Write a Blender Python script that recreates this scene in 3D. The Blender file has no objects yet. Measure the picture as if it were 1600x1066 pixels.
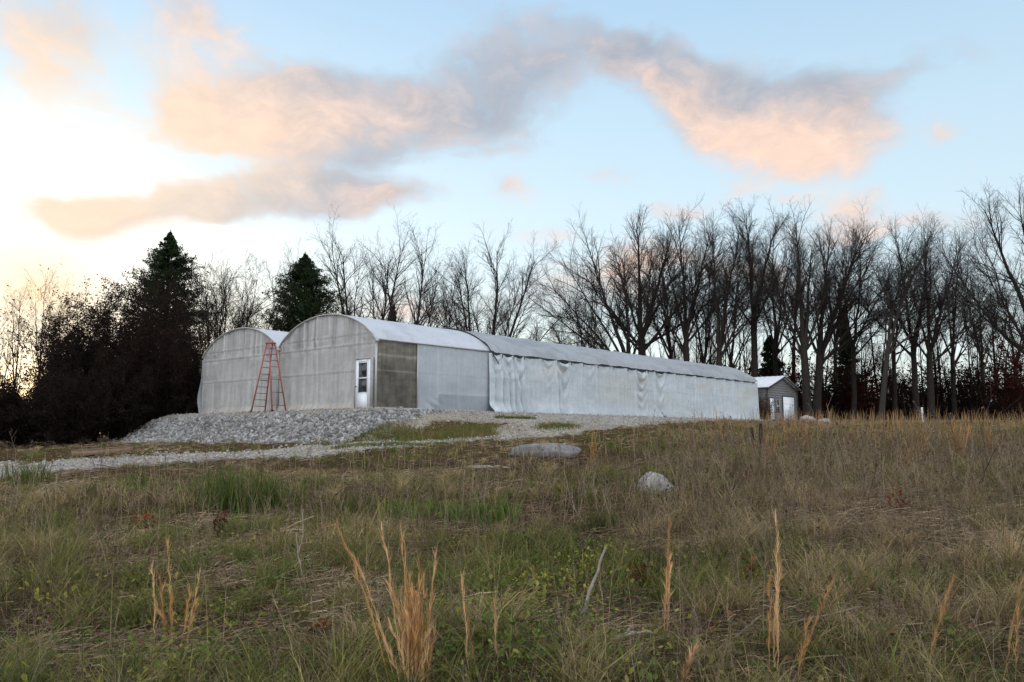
import bpy, math, random
import numpy as np

SC = bpy.context.scene
COL = SC.collection
RNG = np.random.default_rng(7)
PI = math.pi

# ------------------------------------------------------------------ helpers
def link(o, parent=None):
    COL.objects.link(o)
    if parent is not None:
        o.parent = parent
    return o

def mesh_np(name, V, Fs, mat, parent=None, col=None, smooth=False, loc=None):
    """one mesh object from numpy vertices and a list of face arrays (tris / quads)"""
    V = np.asarray(V, dtype=np.float32)
    if not isinstance(Fs, (list, tuple)):
        Fs = [Fs]
    Fs = [np.asarray(f, dtype=np.int32) for f in Fs if len(f)]
    me = bpy.data.meshes.new(name)
    me.vertices.add(len(V)); me.vertices.foreach_set('co', V.ravel())
    li = np.concatenate([f.ravel() for f in Fs])
    st, off = [], 0
    for f in Fs:
        n, k = f.shape
        st.append(off + np.arange(n, dtype=np.int32) * k); off += n * k
    st = np.concatenate(st).astype(np.int32)
    me.loops.add(len(li)); me.loops.foreach_set('vertex_index', li)
    me.polygons.add(len(st)); me.polygons.foreach_set('loop_start', st)
    if smooth:
        me.polygons.foreach_set('use_smooth', np.ones(len(st), dtype=bool))
    me.update(calc_edges=True)
    if col is not None:
        a = me.attributes.new('col', 'FLOAT_COLOR', 'POINT')
        c = np.ones((len(V), 4), dtype=np.float32); c[:, :3] = col
        a.data.foreach_set('color', c.ravel())
    if mat is not None:
        me.materials.append(mat)
    o = bpy.data.objects.new(name, me)
    if loc is not None:
        o.location = loc
    return link(o, parent)

class MB:
    """collects boxes, bars and tubes into ONE mesh"""
    def __init__(s): s.V = []; s.T = []; s.Q = []; s.n = 0
    def add(s, V, F):
        F = np.asarray(F, dtype=np.int32) + s.n
        s.V.append(np.asarray(V, dtype=np.float32)); s.n += len(V)
        (s.Q if F.shape[1] == 4 else s.T).append(F)
        return s
    def box(s, c, u, v, w):
        """centre, three half-vectors"""
        c, u, v, w = map(lambda a: np.asarray(a, float), (c, u, v, w))
        V = [c + a * u + b * v + d * w for a in (-1, 1) for b in (-1, 1) for d in (-1, 1)]
        F = [[0, 1, 3, 2], [4, 6, 7, 5], [0, 4, 5, 1], [2, 3, 7, 6], [0, 2, 6, 4], [1, 5, 7, 3]]
        return s.add(V, F)
    def bar(s, a, b, w, d, side=(1, 0, 0)):
        a, b = np.asarray(a, float), np.asarray(b, float)
        t = (b - a) / np.linalg.norm(b - a)
        side = np.asarray(side, float); side = side - t * side.dot(t); side /= np.linalg.norm(side)
        up = np.cross(t, side)
        return s.box((a + b) / 2, (b - a) / 2, side * w / 2, up * d / 2)
    def tube(s, P, R, m=8):
        P = np.asarray(P, float)[None]; R = np.broadcast_to(np.asarray(R, float), (P.shape[1],))[None]
        V, F = tubes(P, R, m)
        s.add(V, F)
        k = P.shape[1]
        return s
    def build(s, name, mat, parent=None, smooth=False, col=None):
        Fs = []
        if s.Q: Fs.append(np.concatenate(s.Q))
        if s.T: Fs.append(np.concatenate(s.T))
        return mesh_np(name, np.concatenate(s.V), Fs, mat, parent, col, smooth)

def norm(v):
    return v / np.maximum(np.linalg.norm(v, axis=-1, keepdims=True), 1e-9)

def tubes(P, R, m):
    """P (n,k,3) paths, R (n,k) radii -> verts, quads"""
    n, k, _ = P.shape
    T = norm(np.gradient(P, axis=1))
    avg = norm(P[:, -1] - P[:, 0])
    ref = np.where(np.abs(avg[:, 2:3]) > .75, np.array([[1., 0, 0]]), np.array([[0, 0, 1.]]))
    ref = np.repeat(ref[:, None], k, 1)
    A = norm(np.cross(T, ref)); B = np.cross(T, A)
    th = np.linspace(0, 2 * PI, m, endpoint=False)
    V = (P[:, :, None] + R[:, :, None, None] * (A[:, :, None] * np.cos(th)[None, None, :, None]
         + B[:, :, None] * np.sin(th)[None, None, :, None]))
    idx = np.arange(n * k * m).reshape(n, k, m)
    a = idx[:, :-1]; b = idx[:, 1:]
    F = np.stack([a, np.roll(a, -1, 2), np.roll(b, -1, 2), b], -1).reshape(-1, 4)
    return V.reshape(-1, 3), F

def hash2(ix, iy, seed):
    h = (ix.astype(np.int64) * 374761393 + iy.astype(np.int64) * 668265263 + seed * 974711) & 0x7fffffff
    h = ((h ^ (h >> 13)) * 1274126177) & 0x7fffffff
    return ((h ^ (h >> 16)) & 0xffff) / 65535.0

def vnoise(x, y, seed=0):
    x = np.asarray(x, float); y = np.asarray(y, float)
    ix, iy = np.floor(x), np.floor(y); fx, fy = x - ix, y - iy
    fx = fx * fx * (3 - 2 * fx); fy = fy * fy * (3 - 2 * fy)
    a = hash2(ix, iy, seed); b = hash2(ix + 1, iy, seed); c = hash2(ix, iy + 1, seed); d = hash2(ix + 1, iy + 1, seed)
    return (a * (1 - fx) + b * fx) * (1 - fy) + (c * (1 - fx) + d * fx) * fy

def fbm(x, y, seed=0, o=4):
    s = 0; a = .5; t = 0
    for i in range(o):
        s = s + a * vnoise(x * 2 ** i + 17.3 * i, y * 2 ** i - 9.1 * i, seed + i); t += a; a *= .5
    return s / t

def sstep(a, b, x):
    t = np.clip((x - a) / (b - a), 0, 1)
    return t * t * (3 - 2 * t)

def tag(o, label=None, cat=None, group=None, kind=None):
    if label: o['label'] = label
    if cat: o['category'] = cat
    if group: o['group'] = group
    if kind: o['kind'] = kind
    return o

def empty(name, loc, label, cat, group=None, rz=0):
    o = bpy.data.objects.new(name, None); o.location = loc; o.rotation_euler = (0, 0, rz)
    o.empty_display_size = .3
    return tag(link(o), label, cat, group)

# ------------------------------------------------------------------ materials
def material(name):
    m = bpy.data.materials.new(name); m.use_nodes = True
    nt = m.node_tree; nt.nodes.clear()
    out = nt.nodes.new('ShaderNodeOutputMaterial')
    return m, nt, out

def nd(nt, kind, **kw):
    n = nt.nodes.new('ShaderNode' + kind)
    for k, v in kw.items():
        setattr(n, k, v)
    return n

def ramp(nt, fac, stops):
    r = nd(nt, 'ValToRGB')
    while len(r.color_ramp.elements) < len(stops):
        r.color_ramp.elements.new(.5)
    for e, (p, c) in zip(r.color_ramp.elements, stops):
        e.position = p; e.color = (*c, 1) if len(c) == 3 else c
    nt.links.new(fac, r.inputs[0])
    return r.outputs[0]

def noise(nt, scale, detail=4, rough=.55, vec=None, dist=0):
    n = nd(nt, 'TexNoise'); n.inputs['Scale'].default_value = scale
    n.inputs['Detail'].default_value = detail; n.inputs['Roughness'].default_value = rough
    n.inputs['Distortion'].default_value = dist
    if vec is not None: nt.links.new(vec, n.inputs['Vector'])
    return n.outputs['Fac']

def mulcol(nt, a, b, fac=1.0):
    m = nd(nt, 'MixRGB', blend_type='MULTIPLY'); m.inputs[0].default_value = fac
    nt.links.new(a, m.inputs[1]); nt.links.new(b, m.inputs[2])
    return m.outputs[0]

def mat_plain(name, c1, c2, scale=8, rough=.6, bump=.0, spec=.3, metal=0, detail=5, trans=0, use_attr=False, stretch=None):
    """two-tone noise material, optionally tinted by the mesh's own 'col' attribute and translucent"""
    m, nt, out = material(name)
    tc = nd(nt, 'TexCoord'); vec = tc.outputs['Object']
    if stretch:
        mp = nd(nt, 'Mapping'); mp.inputs['Scale'].default_value = stretch
        nt.links.new(vec, mp.inputs['Vector']); vec = mp.outputs[0]
    f = noise(nt, scale, detail, .6, vec)
    c = ramp(nt, f, [(.3, c1), (.7, c2)])
    if use_attr:
        at = nd(nt, 'Attribute', attribute_name='col')
        c = mulcol(nt, at.outputs['Color'], c)
    b = nd(nt, 'BsdfPrincipled')
    nt.links.new(c, b.inputs['Base Color'])
    b.inputs['Roughness'].default_value = rough; b.inputs['Metallic'].default_value = metal
    b.inputs['Specular IOR Level'].default_value = spec
    if bump:
        bp = nd(nt, 'Bump'); bp.inputs['Strength'].default_value = bump; bp.inputs['Distance'].default_value = .02
        nt.links.new(f, bp.inputs['Height']); nt.links.new(bp.outputs[0], b.inputs['Normal'])
    sh = b.outputs[0]
    if trans:
        t = nd(nt, 'BsdfTranslucent'); nt.links.new(c, t.inputs['Color'])
        mx = nd(nt, 'MixShader'); mx.inputs[0].default_value = trans
        nt.links.new(sh, mx.inputs[1]); nt.links.new(t.outputs[0], mx.inputs[2]); sh = mx.outputs[0]
    nt.links.new(sh, out.inputs[0])
    return m

def mat_blade(name, trans=.35):
    m, nt, out = material(name)
    at = nd(nt, 'Attribute', attribute_name='col')
    d = nd(nt, 'BsdfDiffuse'); t = nd(nt, 'BsdfTranslucent')
    tc = nd(nt, 'TexCoord')
    f = noise(nt, 9, 2, .5, tc.outputs['Object'])
    c = mulcol(nt, at.outputs['Color'], ramp(nt, f, [(.25, (.75, .75, .75)), (.75, (1.15, 1.12, 1.05))]))
    nt.links.new(c, d.inputs[0]); nt.links.new(c, t.inputs[0])
    mx = nd(nt, 'MixShader'); mx.inputs[0].default_value = trans
    nt.links.new(d.outputs[0], mx.inputs[1]); nt.links.new(t.outputs[0], mx.inputs[2]); nt.links.new(mx.outputs[0], out.inputs[0])
    return m

# ------------------------------------------------------------------ camera (eye at the world origin)
F_PX, CX, CY, PITCH = 1283.0, 800.0, 533.0, math.radians(6.62)
cam_d = bpy.data.cameras.new('camera'); cam = bpy.data.objects.new('camera', cam_d); COL.objects.link(cam)
cam_d.sensor_width = 36; cam_d.lens = 36 * F_PX / 1600
cam_d.clip_end = 5000; cam_d.clip_start = .05
cam.location = (0, 0, 0); cam.rotation_euler = (PI / 2 + PITCH, 0, 0)
SC.camera = cam

def ray(px, py):
    X = (px - CX) / F_PX; Y = -(py - CY) / F_PX
    return np.array([X, math.cos(PITCH) - Y * math.sin(PITCH), math.sin(PITCH) + Y * math.cos(PITCH)])

def at(px, py, y):
    d = ray(px, py); return d * (y / d[1])

# ------------------------------------------------------------------ render / light
SC.view_settings.view_transform = 'Standard'; SC.view_settings.look = 'None'
EXPO = 1.6
SC.view_settings.exposure = EXPO; SC.view_settings.gamma = 1
SC.cycles.max_bounces = 6; SC.cycles.diffuse_bounces = 3; SC.cycles.transparent_max_bounces = 8
SUN_EL, SUN_AZ = math.radians(7), math.radians(-30)
sun_d = bpy.data.lights.new('sun', 'SUN'); sun = bpy.data.objects.new('sun', sun_d); COL.objects.link(sun)
sun_d.energy = .25; sun_d.angle = math.radians(10); sun_d.color = (1, .72, .5)
sun.rotation_euler = (PI / 2 - SUN_EL, 0, PI - SUN_AZ)

def build_world():
    w = bpy.data.worlds.new('World'); SC.world = w; w.use_nodes = True
    nt = w.node_tree; bg = nt.nodes['Background']
    L = nt.links.new
    STR = .15
    bg.inputs[1].default_value = STR
    K = 2 ** -EXPO / STR                     # display value -> background colour
    sky = nd(nt, 'TexSky', sky_type='NISHITA', sun_disc=False)
    sky.sun_elevation = SUN_EL; sky.sun_rotation = SUN_AZ
    sky.air_density = 1.0; sky.dust_density = .6; sky.ozone_density = 1.6
    tc = nd(nt, 'TexCoord'); sep = nd(nt, 'SeparateXYZ'); L(tc.outputs['Generated'], sep.inputs[0])
    def mth(op, a, b=None, c=None, clamp=False):
        n = nd(nt, 'Math', operation=op); n.use_clamp = clamp
        for i, v in enumerate((a, b, c)):
            if v is None: continue
            if isinstance(v, (int, float)): n.inputs[i].default_value = v
            else: L(v, n.inputs[i])
        return n.outputs[0]
    az = mth('ARCTAN2', sep.outputs[0], sep.outputs[1]); el = mth('ARCSINE', sep.outputs[2])
    comb = nd(nt, 'CombineXYZ'); L(az, comb.inputs[0]); L(el, comb.inputs[1])
    base = comb.outputs[0]
    def ncol(scale, detail, rough, vec, sy=1.0):
        mp = nd(nt, 'Mapping'); mp.inputs['Scale'].default_value = (1, sy, 1); L(vec, mp.inputs[0])
        n = nd(nt, 'TexNoise'); n.inputs['Scale'].default_value = scale; n.inputs['Detail'].default_value = detail
        n.inputs['Roughness'].default_value = rough; L(mp.outputs[0], n.inputs['Vector'])
        return n
    wn = ncol(5, 4, .55, base, 1.6)
    va = nd(nt, 'VectorMath', operation='MULTIPLY_ADD'); L(wn.outputs['Color'], va.inputs[0])
    va.inputs[1].default_value = (.13, .10, 0); L(base, va.inputs[2])
    vs = nd(nt, 'VectorMath', operation='SUBTRACT'); L(va.outputs[0], vs.inputs[0]); vs.inputs[1].default_value = (.065, .05, 0)
    warped = vs.outputs[0]
    def ae(px, py):
        d = ray(px, py); return math.atan2(d[0], d[1]), math.asin(d[2] / np.linalg.norm(d))
    def blobs(lst, vec):
        acc = None
        for (px, py, rx, ry, rot, wt) in lst:
            a0, e0 = ae(px, py); a1, _ = ae(px + rx, py); _, e1 = ae(px, py - ry)
            mp = nd(nt, 'Mapping', vector_type='TEXTURE')
            mp.inputs['Location'].default_value = (a0, e0, 0)
            mp.inputs['Rotation'].default_value = (0, 0, math.radians(rot))
            mp.inputs['Scale'].default_value = (abs(a1 - a0) * 1.28, abs(e1 - e0) * 1.28, 1)
            L(vec, mp.inputs[0])
            g = nd(nt, 'TexGradient', gradient_type='SPHERICAL'); L(mp.outputs[0], g.inputs[0])
            acc = mth('MULTIPLY_ADD', g.outputs['Fac'], wt, acc if acc is not None else 0.0)
        return acc
    # cloud cover (px, py, half width, half height, tilt, weight) as directions in the sky
    cover = [(400, 125, 150, 50, 6, .75), (250, 150, 90, 60, 0, .5), (1090, 105, 150, 50, -8, .55), (1180, 140, 120, 50, -6, .5), (130, 330, 110, 50, 0, .6), (480, 195, 190, 85, 8, 1.1), (330, 190, 150, 90, 0, 1.0), (640, 150, 180, 70, 5, .95), (780, 165, 120, 80, 0, .9),
             (850, 95, 140, 65, -8, .85), (980, 85, 130, 45, -14, .75), (1080, 140, 150, 70, -18, 1.0), (1210, 190, 170, 80, -12, 1.25),
             (1300, 190, 110, 75, 0, 1.0), (1390, 110, 130, 38, 6, .45), (430, 302, 220, 42, 4, 1.25), (290, 325, 110, 38, 0, .9),
             (160, 345, 95, 55, 0, 1.15), (590, 300, 90, 30, -4, .9), (560, 245, 130, 40, 10, .6), (700, 240, 120, 40, 0, .4), 
             (50, 80, 130, 60, -20, .95), (120, 40, 120, 50, -12, .9), (270, 50, 60, 90, 20, .8), (350, 40, 80, 55, -20, .85),
             (30, 190, 90, 110, 0, .45), (310, 258, 110, 20, 6, -.8), (110, 255, 110, 50, 0, -.8), (940, 180, 60, 50, 0, -.5), (200, 130, 50, 60, 0, -.5), (795, 298, 42, 30, 0, .9), (1456, 218, 40, 24, 0, .75), (942, 262, 50, 20, 0, .5), (1168, 282, 50, 22, 10, .7),
             (1232, 300, 50, 22, 0, .7), (1330, 308, 70, 28, 0, .85), (1085, 322, 100, 18, 4, .75), (965, 410, 110, 36, 8, 1.0), (1150, 430, 150, 45, 0, .8),
             (1320, 350, 150, 30, 0, .7), (1480, 350, 130, 22, 0, .55), (860, 370, 70, 22, 0, .6), (870, 465, 150, 32, 0, .7), (620, 490, 170, 34, 0, .8), (1300, 470, 200, 40, 0, .45)]
    lit = [(270, 215, 190, 120, 0, 1.2), (430, 210, 120, 80, 0, .9), (560, 180, 160, 60, 10, .45), (350, 300, 1, 1, 0, 0), (140, 350, 110, 60, 0, 1.3), (600, 305, 90, 30, 0, .75), (530, 160, 110, 60, 0, .45),
           (60, 100, 260, 150, 0, 1.2), (330, 50, 160, 90, 0, 1.2), (1130, 190, 140, 75, -25, 1.0), (1250, 225, 170, 75, 0, 1.1), (1010, 130, 90, 30, -25, .5),
           (795, 298, 80, 60, 0, 1.2), (1456, 218, 80, 50, 0, 1.2), (942, 262, 80, 40, 0, 1), (1220, 310, 330, 60, 0, 1.3), (965, 410, 200, 60, 0, 1.1), (1150, 440, 260, 60, 0, .7),
           (860, 370, 110, 50, 0, .9), (640, 490, 260, 50, 0, 1.0), (1480, 350, 200, 40, 0, 1.0), (740, 215, 150, 30, 0, .3)]
    D = blobs(cover, warped)
    Li = blobs(lit, warped)
    f1 = ncol(9, 8, .62, warped, 1.5).outputs['Fac']
    f2 = ncol(17, 9, .66, warped, 1.7).outputs['Fac']
    dens = mth('MULTIPLY_ADD', mth('SUBTRACT', f1, .5), 2.0, mth('MULTIPLY', D, 1.35))
    dens = mth('MULTIPLY_ADD', mth('SUBTRACT', f2, .5), 1.35, dens)
    # rest of the dome (behind the viewer): loose broken cloud from noise alone
    mr = nd(nt, 'MapRange', interpolation_type='SMOOTHSTEP'); L(dens, mr.inputs[0])
    mr.inputs[1].default_value = .10; mr.inputs[2].default_value = 1.55
    alpha = mth('MULTIPLY', mr.outputs[0], .88)
    ln = mth('MULTIPLY_ADD', mth('SUBTRACT', f1, .5), 1.6, Li)
    ln = mth('MULTIPLY_ADD', mth('SUBTRACT', f2, .5), 1.1, ln)
    mr2 = nd(nt, 'MapRange', interpolation_type='SMOOTHSTEP'); L(ln, mr2.inputs[0])
    mr2.inputs[1].default_value = -.25; mr2.inputs[2].default_value = 1.35
    def mix(fac, a, b, mode='MIX'):
        n = nd(nt, 'MixRGB', blend_type=mode)
        for i, v in enumerate((fac, a, b)):
            if isinstance(v, (int, float)): n.inputs[i].default_value = v
            elif isinstance(v, tuple): n.inputs[i].default_value = (*v, 1)
            else: L(v, n.inputs[i])
        return n.outputs[0]
    k = lambda *c: tuple(x * K for x in c)
    cl = mix(mr2.outputs[0], k(.46, .49, .56), k(1.05, .75, .585))
    cl = mix(1.0, cl, ramp(nt, f2, [(.3, (.84, .85, .88)), (.68, (1.10, 1.08, 1.06))]), 'MULTIPLY')
    # afterglow around the hidden sun
    glow = blobs([(0, 350, 310, 190, 0, 1.0)], base)
    gl2 = blobs([(60, 455, 130, 80, 0, 1.0)], base)
    cglow = blobs([(90, 220, 380, 250, 0, 1.0)], base)
    cl = mix(mth('MULTIPLY', cglow, .9, clamp=True), cl, k(1.12, .86, .60))
    er = ramp(nt, mth('MULTIPLY', el, 2 / PI, clamp=True), [(0, (.86, .90, .90)), (.07, (.80, .90, .93)), (.17, (.68, .84, .94)), (.27, (.55, .75, .91)),
                                                  (.36, (.43, .64, .87)), (.6, (.30, .50, .78)), (1, (.22, .40, .66))])
    sc = nd(nt, 'VectorMath', operation='SCALE'); L(er, sc.inputs[0]); sc.inputs['Scale'].default_value = K
    base_sky = mix(.12, sc.outputs[0], sky.outputs[0])
    skyc = mix(mth('MULTIPLY', glow, 1.35, clamp=True), base_sky, k(1.25, 1.2, 1.12))
    res = mix(alpha, skyc, cl)
    # the sky overhead and behind the viewer: unseen broken cloud, brightened as fill light
    east = nd(nt, 'MapRange', interpolation_type='SMOOTHSTEP'); L(sep.outputs[1], east.inputs[0]); east.inputs[1].default_value = .55; east.inputs[2].default_value = -.35
    f3 = nd(nt, 'TexNoise'); f3.inputs['Scale'].default_value = 2.2; f3.inputs['Detail'].default_value = 6; L(tc.outputs['Generated'], f3.inputs['Vector'])
    ec = ramp(nt, f3.outputs['Fac'], [(.35, (1.05, 1.22, 1.50)), (.62, (1.75, 1.75, 1.80))])
    es = nd(nt, 'VectorMath', operation='SCALE'); L(ec, es.inputs[0]); es.inputs['Scale'].default_value = K
    res = mix(east.outputs[0], res, es.outputs[0])
    res = mix(mth('MULTIPLY', gl2, .8, clamp=True), res, k(1.35, .98, .55))
    L(res, bg.inputs[0])
build_world()
SC.world.cycles.sampling_method = 'MANUAL'; SC.world.cycles.sample_map_resolution = 512

# ------------------------------------------------------------------ terrain
C0 = np.array([-5.67, 34.0])                    # greenhouse corner nearest the viewer
SD = np.array([.655, .755]); SD /= np.linalg.norm(SD)     # along the long side
WD = np.array([-SD[1], SD[0]])                  # along the two gables
PAD_Z = 1.13
GL, BAY = 36.5, 7.0                             # length, width of one bay

KU = np.array([-.62, -.39, -.155, .08, .31, .60])
KY = np.array([-50., 5, 14, 20, 27, 32, 40, 50, 65, 90])
KZ = np.array([[-1.7, -1.6, -1.38, -1.30, -.97, -.75, -.58, -.5, -.3, 0],
               [-1.7, -1.6, -1.36, -1.17, -.70, -.45, -.28, -.1, .2, .5],
               [-1.7, -1.6, -1.32, -.98, -.46, -.06, .35, .6, .8, .9],
               [-1.7, -1.6, -1.25, -.85, -.32, .05, .52, .9, 1.05, 1.1],
               [-1.7, -1.58, -1.15, -.75, -.33, -.02, .42, .82, 1.08, 1.2],
               [-1.7, -1.55, -1.08, -.62, -.20, .10, .48, .86, 1.12, 1.3]])

def base_z(x, y):
    u = np.clip(x / np.maximum(y, 5), KU[0], KU[-1])
    cols = np.stack([np.interp(y, KY, k) for k in KZ])
    i = np.clip(np.searchsorted(KU, u) - 1, 0, len(KU) - 2)
    f = (u - KU[i]) / (KU[i + 1] - KU[i]); f = f * f * (3 - 2 * f)
    n = np.arange(len(u))
    return cols[i, n] * (1 - f) + cols[i + 1, n] * f

def tq(x, y):
    dx, dy = x - C0[0], y - C0[1]
    return dx * SD[0] + dy * SD[1], dx * WD[0] + dy * WD[1]

def P3(t, q, z):
    """greenhouse frame (along side, along gable leftwards, height over the pad) -> world"""
    t, q, z = np.broadcast_arrays(np.asarray(t, float), np.asarray(q, float), np.asarray(z, float))
    return np.stack([C0[0] + t * SD[0] + q * WD[0], C0[1] + t * SD[1] + q * WD[1], PAD_Z + z], -1)

def G(x, y):
    x = np.atleast_1d(np.asarray(x, float)); y = np.atleast_1d(np.asarray(y, float))
    sh = x.shape; x = x.ravel(); y = y.ravel()
    z = base_z(x, y)
    n = fbm(x * .35, y * .35, 3, 3) - .5; n2 = fbm(x * 1.3, y * 1.3, 5, 3) - .5
    t, q = tq(x, y)
    near = sstep(70, 40, y)
    amp = .35 * near * sstep(34, 18, y) + .12
    # how far outside the level building pad
    df = np.maximum(-1.0 - t, 0); dl = np.maximum(q - 15.6, 0); dr = np.maximum(-.6 - q, 0); db = np.maximum(t - 47, 0)
    d = np.sqrt((df / 2.4) ** 2 + (dl / 3.2) ** 2 + (dr / (3.0 + np.clip(t, 0, 5))) ** 2 + (db / 8) ** 2)
    w = 1 - sstep(0, 1, d) * .5 - np.clip(d, 0, 1) * .5
    z = z + n * amp * (1 - w) + n2 * .10 * near * (1 - w)
    hump = 0.32 * np.exp(-(((x - 7.0) / 3.6) ** 2 + ((y - 13.5) / 3.0) ** 2))
    z = z + hump
    return (z * (1 - w) + (PAD_Z + n2 * .03) * w).reshape(sh)

def gz(x, y): return float(G(np.array([x]), np.array([y]))[0])

def on_ground(px, py):
    ys = np.concatenate([np.arange(3.5, 40, .05), np.arange(40, 120, .2)])
    d = ray(px, py); P = d[None] * (ys / d[1])[:, None]
    h = P[:, 2] - G(P[:, 0], P[:, 1])
    i = np.argmax(h < 0) if (h < 0).any() else len(ys) - 1
    return np.array([P[i, 0], P[i, 1], gz(P[i, 0], P[i, 1])])

# gravel road and yard in world coordinates: centre line from pixels of the photo lying on the ground
def road_mask(x, y):
    """0 outside, 1 in the gravel; ragged edges"""
    t, q = tq(x, y)
    px = np.interp
    e = (fbm(x * .8, y * .8, 11, 4) - .5)
    # the drive: centre y as a function of x, half width as a function of x
    cx = np.array([-60, -30, -16.7, -10.9, -4.6, -1.0, 2.6, 6.5, 13.5, 22])
    cy = np.array([23.3, 24.4, 25.1, 26.4, 28.9, 31.0, 34.5, 40.0, 50.5, 62])
    hw = np.array([3.3, 3.3, 3.3, 3.3, 1.4, 1.3, 1.7, 2.0, 2.2, 2.2])
    c = np.interp(x, cx, cy); h = np.interp(x, cx, hw)
    a = h - np.abs(y - c) + e * 2.2
    # the yard between drive and long wall
    yard = np.minimum(np.minimum(t + 1.5, 34 - t) * .8, np.minimum(q + 2.9 + np.clip((t - 2) * .8, 0, 3.3) - .03 * t, .35 - q)) + e * 1.6
    pad = np.minimum(np.minimum(t + 2.1, 40 - t), np.minimum(15.8 - q, q + 1.6))
    return np.maximum(np.maximum(a, yard), pad)

def bank_mask(x, y):
    """crushed-stone bank round the front of the pad"""
    t, q = tq(x, y)
    e = (fbm(x * .7, y * .7, 21, 3) - .5) * 1.2
    front = np.minimum(np.minimum(t + 3.7, -t - 1.15), np.minimum(q + 1.6, 19.3 - q))
    side = np.minimum(np.minimum(t + 3.6, 2.6 - t), np.minimum(q + 2.3 - .4 * np.clip(t, 0, 9), -.7 - q))
    return np.maximum(front, side) + np.minimum(e, .3)

def build_terrain():
    gx = np.concatenate([-np.geomspace(900, 52, 14), np.arange(-50, 60.01, .28), np.geomspace(62, 900, 14)])
    gy = np.concatenate([-np.geomspace(900, 14, 12), np.arange(-12, 3, 1.5), np.arange(3, 58, .25), np.arange(58, 90, .8), np.geomspace(92, 1500, 14)])
    X, Y = np.meshgrid(gx, gy)
    Z = G(X, Y)
    V = np.stack([X, Y, Z], -1).reshape(-1, 3)
    ny, nx = X.shape
    i = np.arange(ny * nx).reshape(ny, nx)
    Fq = np.stack([i[:-1, :-1], i[:-1, 1:], i[1:, 1:], i[1:, :-1]], -1).reshape(-1, 4)
    cen = V[Fq].mean(1)
    road = (np.maximum(road_mask(cen[:, 0], cen[:, 1]), bank_mask(cen[:, 0], cen[:, 1]) - .15) > 0) & (cen[:, 1] < 75) & (cen[:, 1] > 5)
    # one mixed surface: thatch where the gravel thins out, gravel where it lies thick, ragged between
    gm = np.maximum(road_mask(V[:, 0], V[:, 1]), bank_mask(V[:, 0], V[:, 1]) - .1)
    gm[(V[:, 1] > 75) | (V[:, 1] < 5)] = -3
    gm = np.clip(gm, -3, 3) / 6 + .5
    m, nt, out = material('soil_and_gravel')
    tc = nd(nt, 'TexCoord'); v = tc.outputs['Object']
    f = noise(nt, .5, 6, .6, v); f2 = noise(nt, 14, 5, .7, v); f3 = noise(nt, 3, 4, .6, v)
    c1 = ramp(nt, f2, [(.25, (.030, .022, .015)), (.5, (.085, .062, .040)), (.75, (.16, .12, .078))])
    c2 = ramp(nt, f3, [(.35, (.8, .85, .6)), (.65, (1.1, 1.0, .9))])
    c3 = ramp(nt, f, [(.35, (.75, .82, .6)), (.6, (1.1, 1.0, .95))])
    soil = mulcol(nt, mulcol(nt, c1, c2), c3)
    vo = nd(nt, 'TexVoronoi'); vo.inputs['Scale'].default_value = 22; nt.links.new(v, vo.inputs['Vector'])
    g1 = ramp(nt, vo.outputs['Color'], [(.1, (.30, .268, .225)), (.5, (.40, .365, .315)), (.9, (.48, .445, .395))])
    g2 = ramp(nt, f, [(.35, (.76, .71, .63)), (.6, (1, 1, 1))]); g3 = ramp(nt, noise(nt, 6, 5, .65, v), [(.3, (.68, .64, .56)), (.6, (1.05, 1.03, 1.0))])
    grav = mulcol(nt, mulcol(nt, g1, g2), g3)
    at_ = nd(nt, 'Attribute', attribute_name='col')
    ad = nd(nt, 'Math', operation='MULTIPLY_ADD'); nt.links.new(noise(nt, 4.5, 6, .75, v), ad.inputs[0]); ad.inputs[1].default_value = .22; nt.links.new(at_.outputs['Fac'], ad.inputs[2])
    mr = nd(nt, 'MapRange', interpolation_type='SMOOTHSTEP'); nt.links.new(ad.outputs[0], mr.inputs[0]); mr.inputs[1].default_value = .585; mr.inputs[2].default_value = .635
    mx = nd(nt, 'MixRGB'); nt.links.new(mr.outputs[0], mx.inputs[0]); nt.links.new(soil, mx.inputs[1]); nt.links.new(grav, mx.inputs[2])
    b = nd(nt, 'BsdfDiffuse'); nt.links.new(mx.outputs[0], b.inputs[0])
    bp = nd(nt, 'Bump'); bp.inputs['Strength'].default_value = 1; bp.inputs['Distance'].default_value = .05
    nt.links.new(f2, bp.inputs['Height']); nt.links.new(bp.outputs[0], b.inputs['Normal'])
    nt.links.new(b.outputs[0], out.inputs[0])
    def sub(faces, name):
        u, inv = np.unique(faces, return_inverse=True)
        o = mesh_np(name, V[u], inv.reshape(-1, 4), m, None, np.repeat(gm[u][:, None], 3, 1), True)
        return tag(o, kind='structure')
    sub(Fq[~road], 'ground')
    sub(Fq[road], 'gravel_road')

build_terrain()

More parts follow.
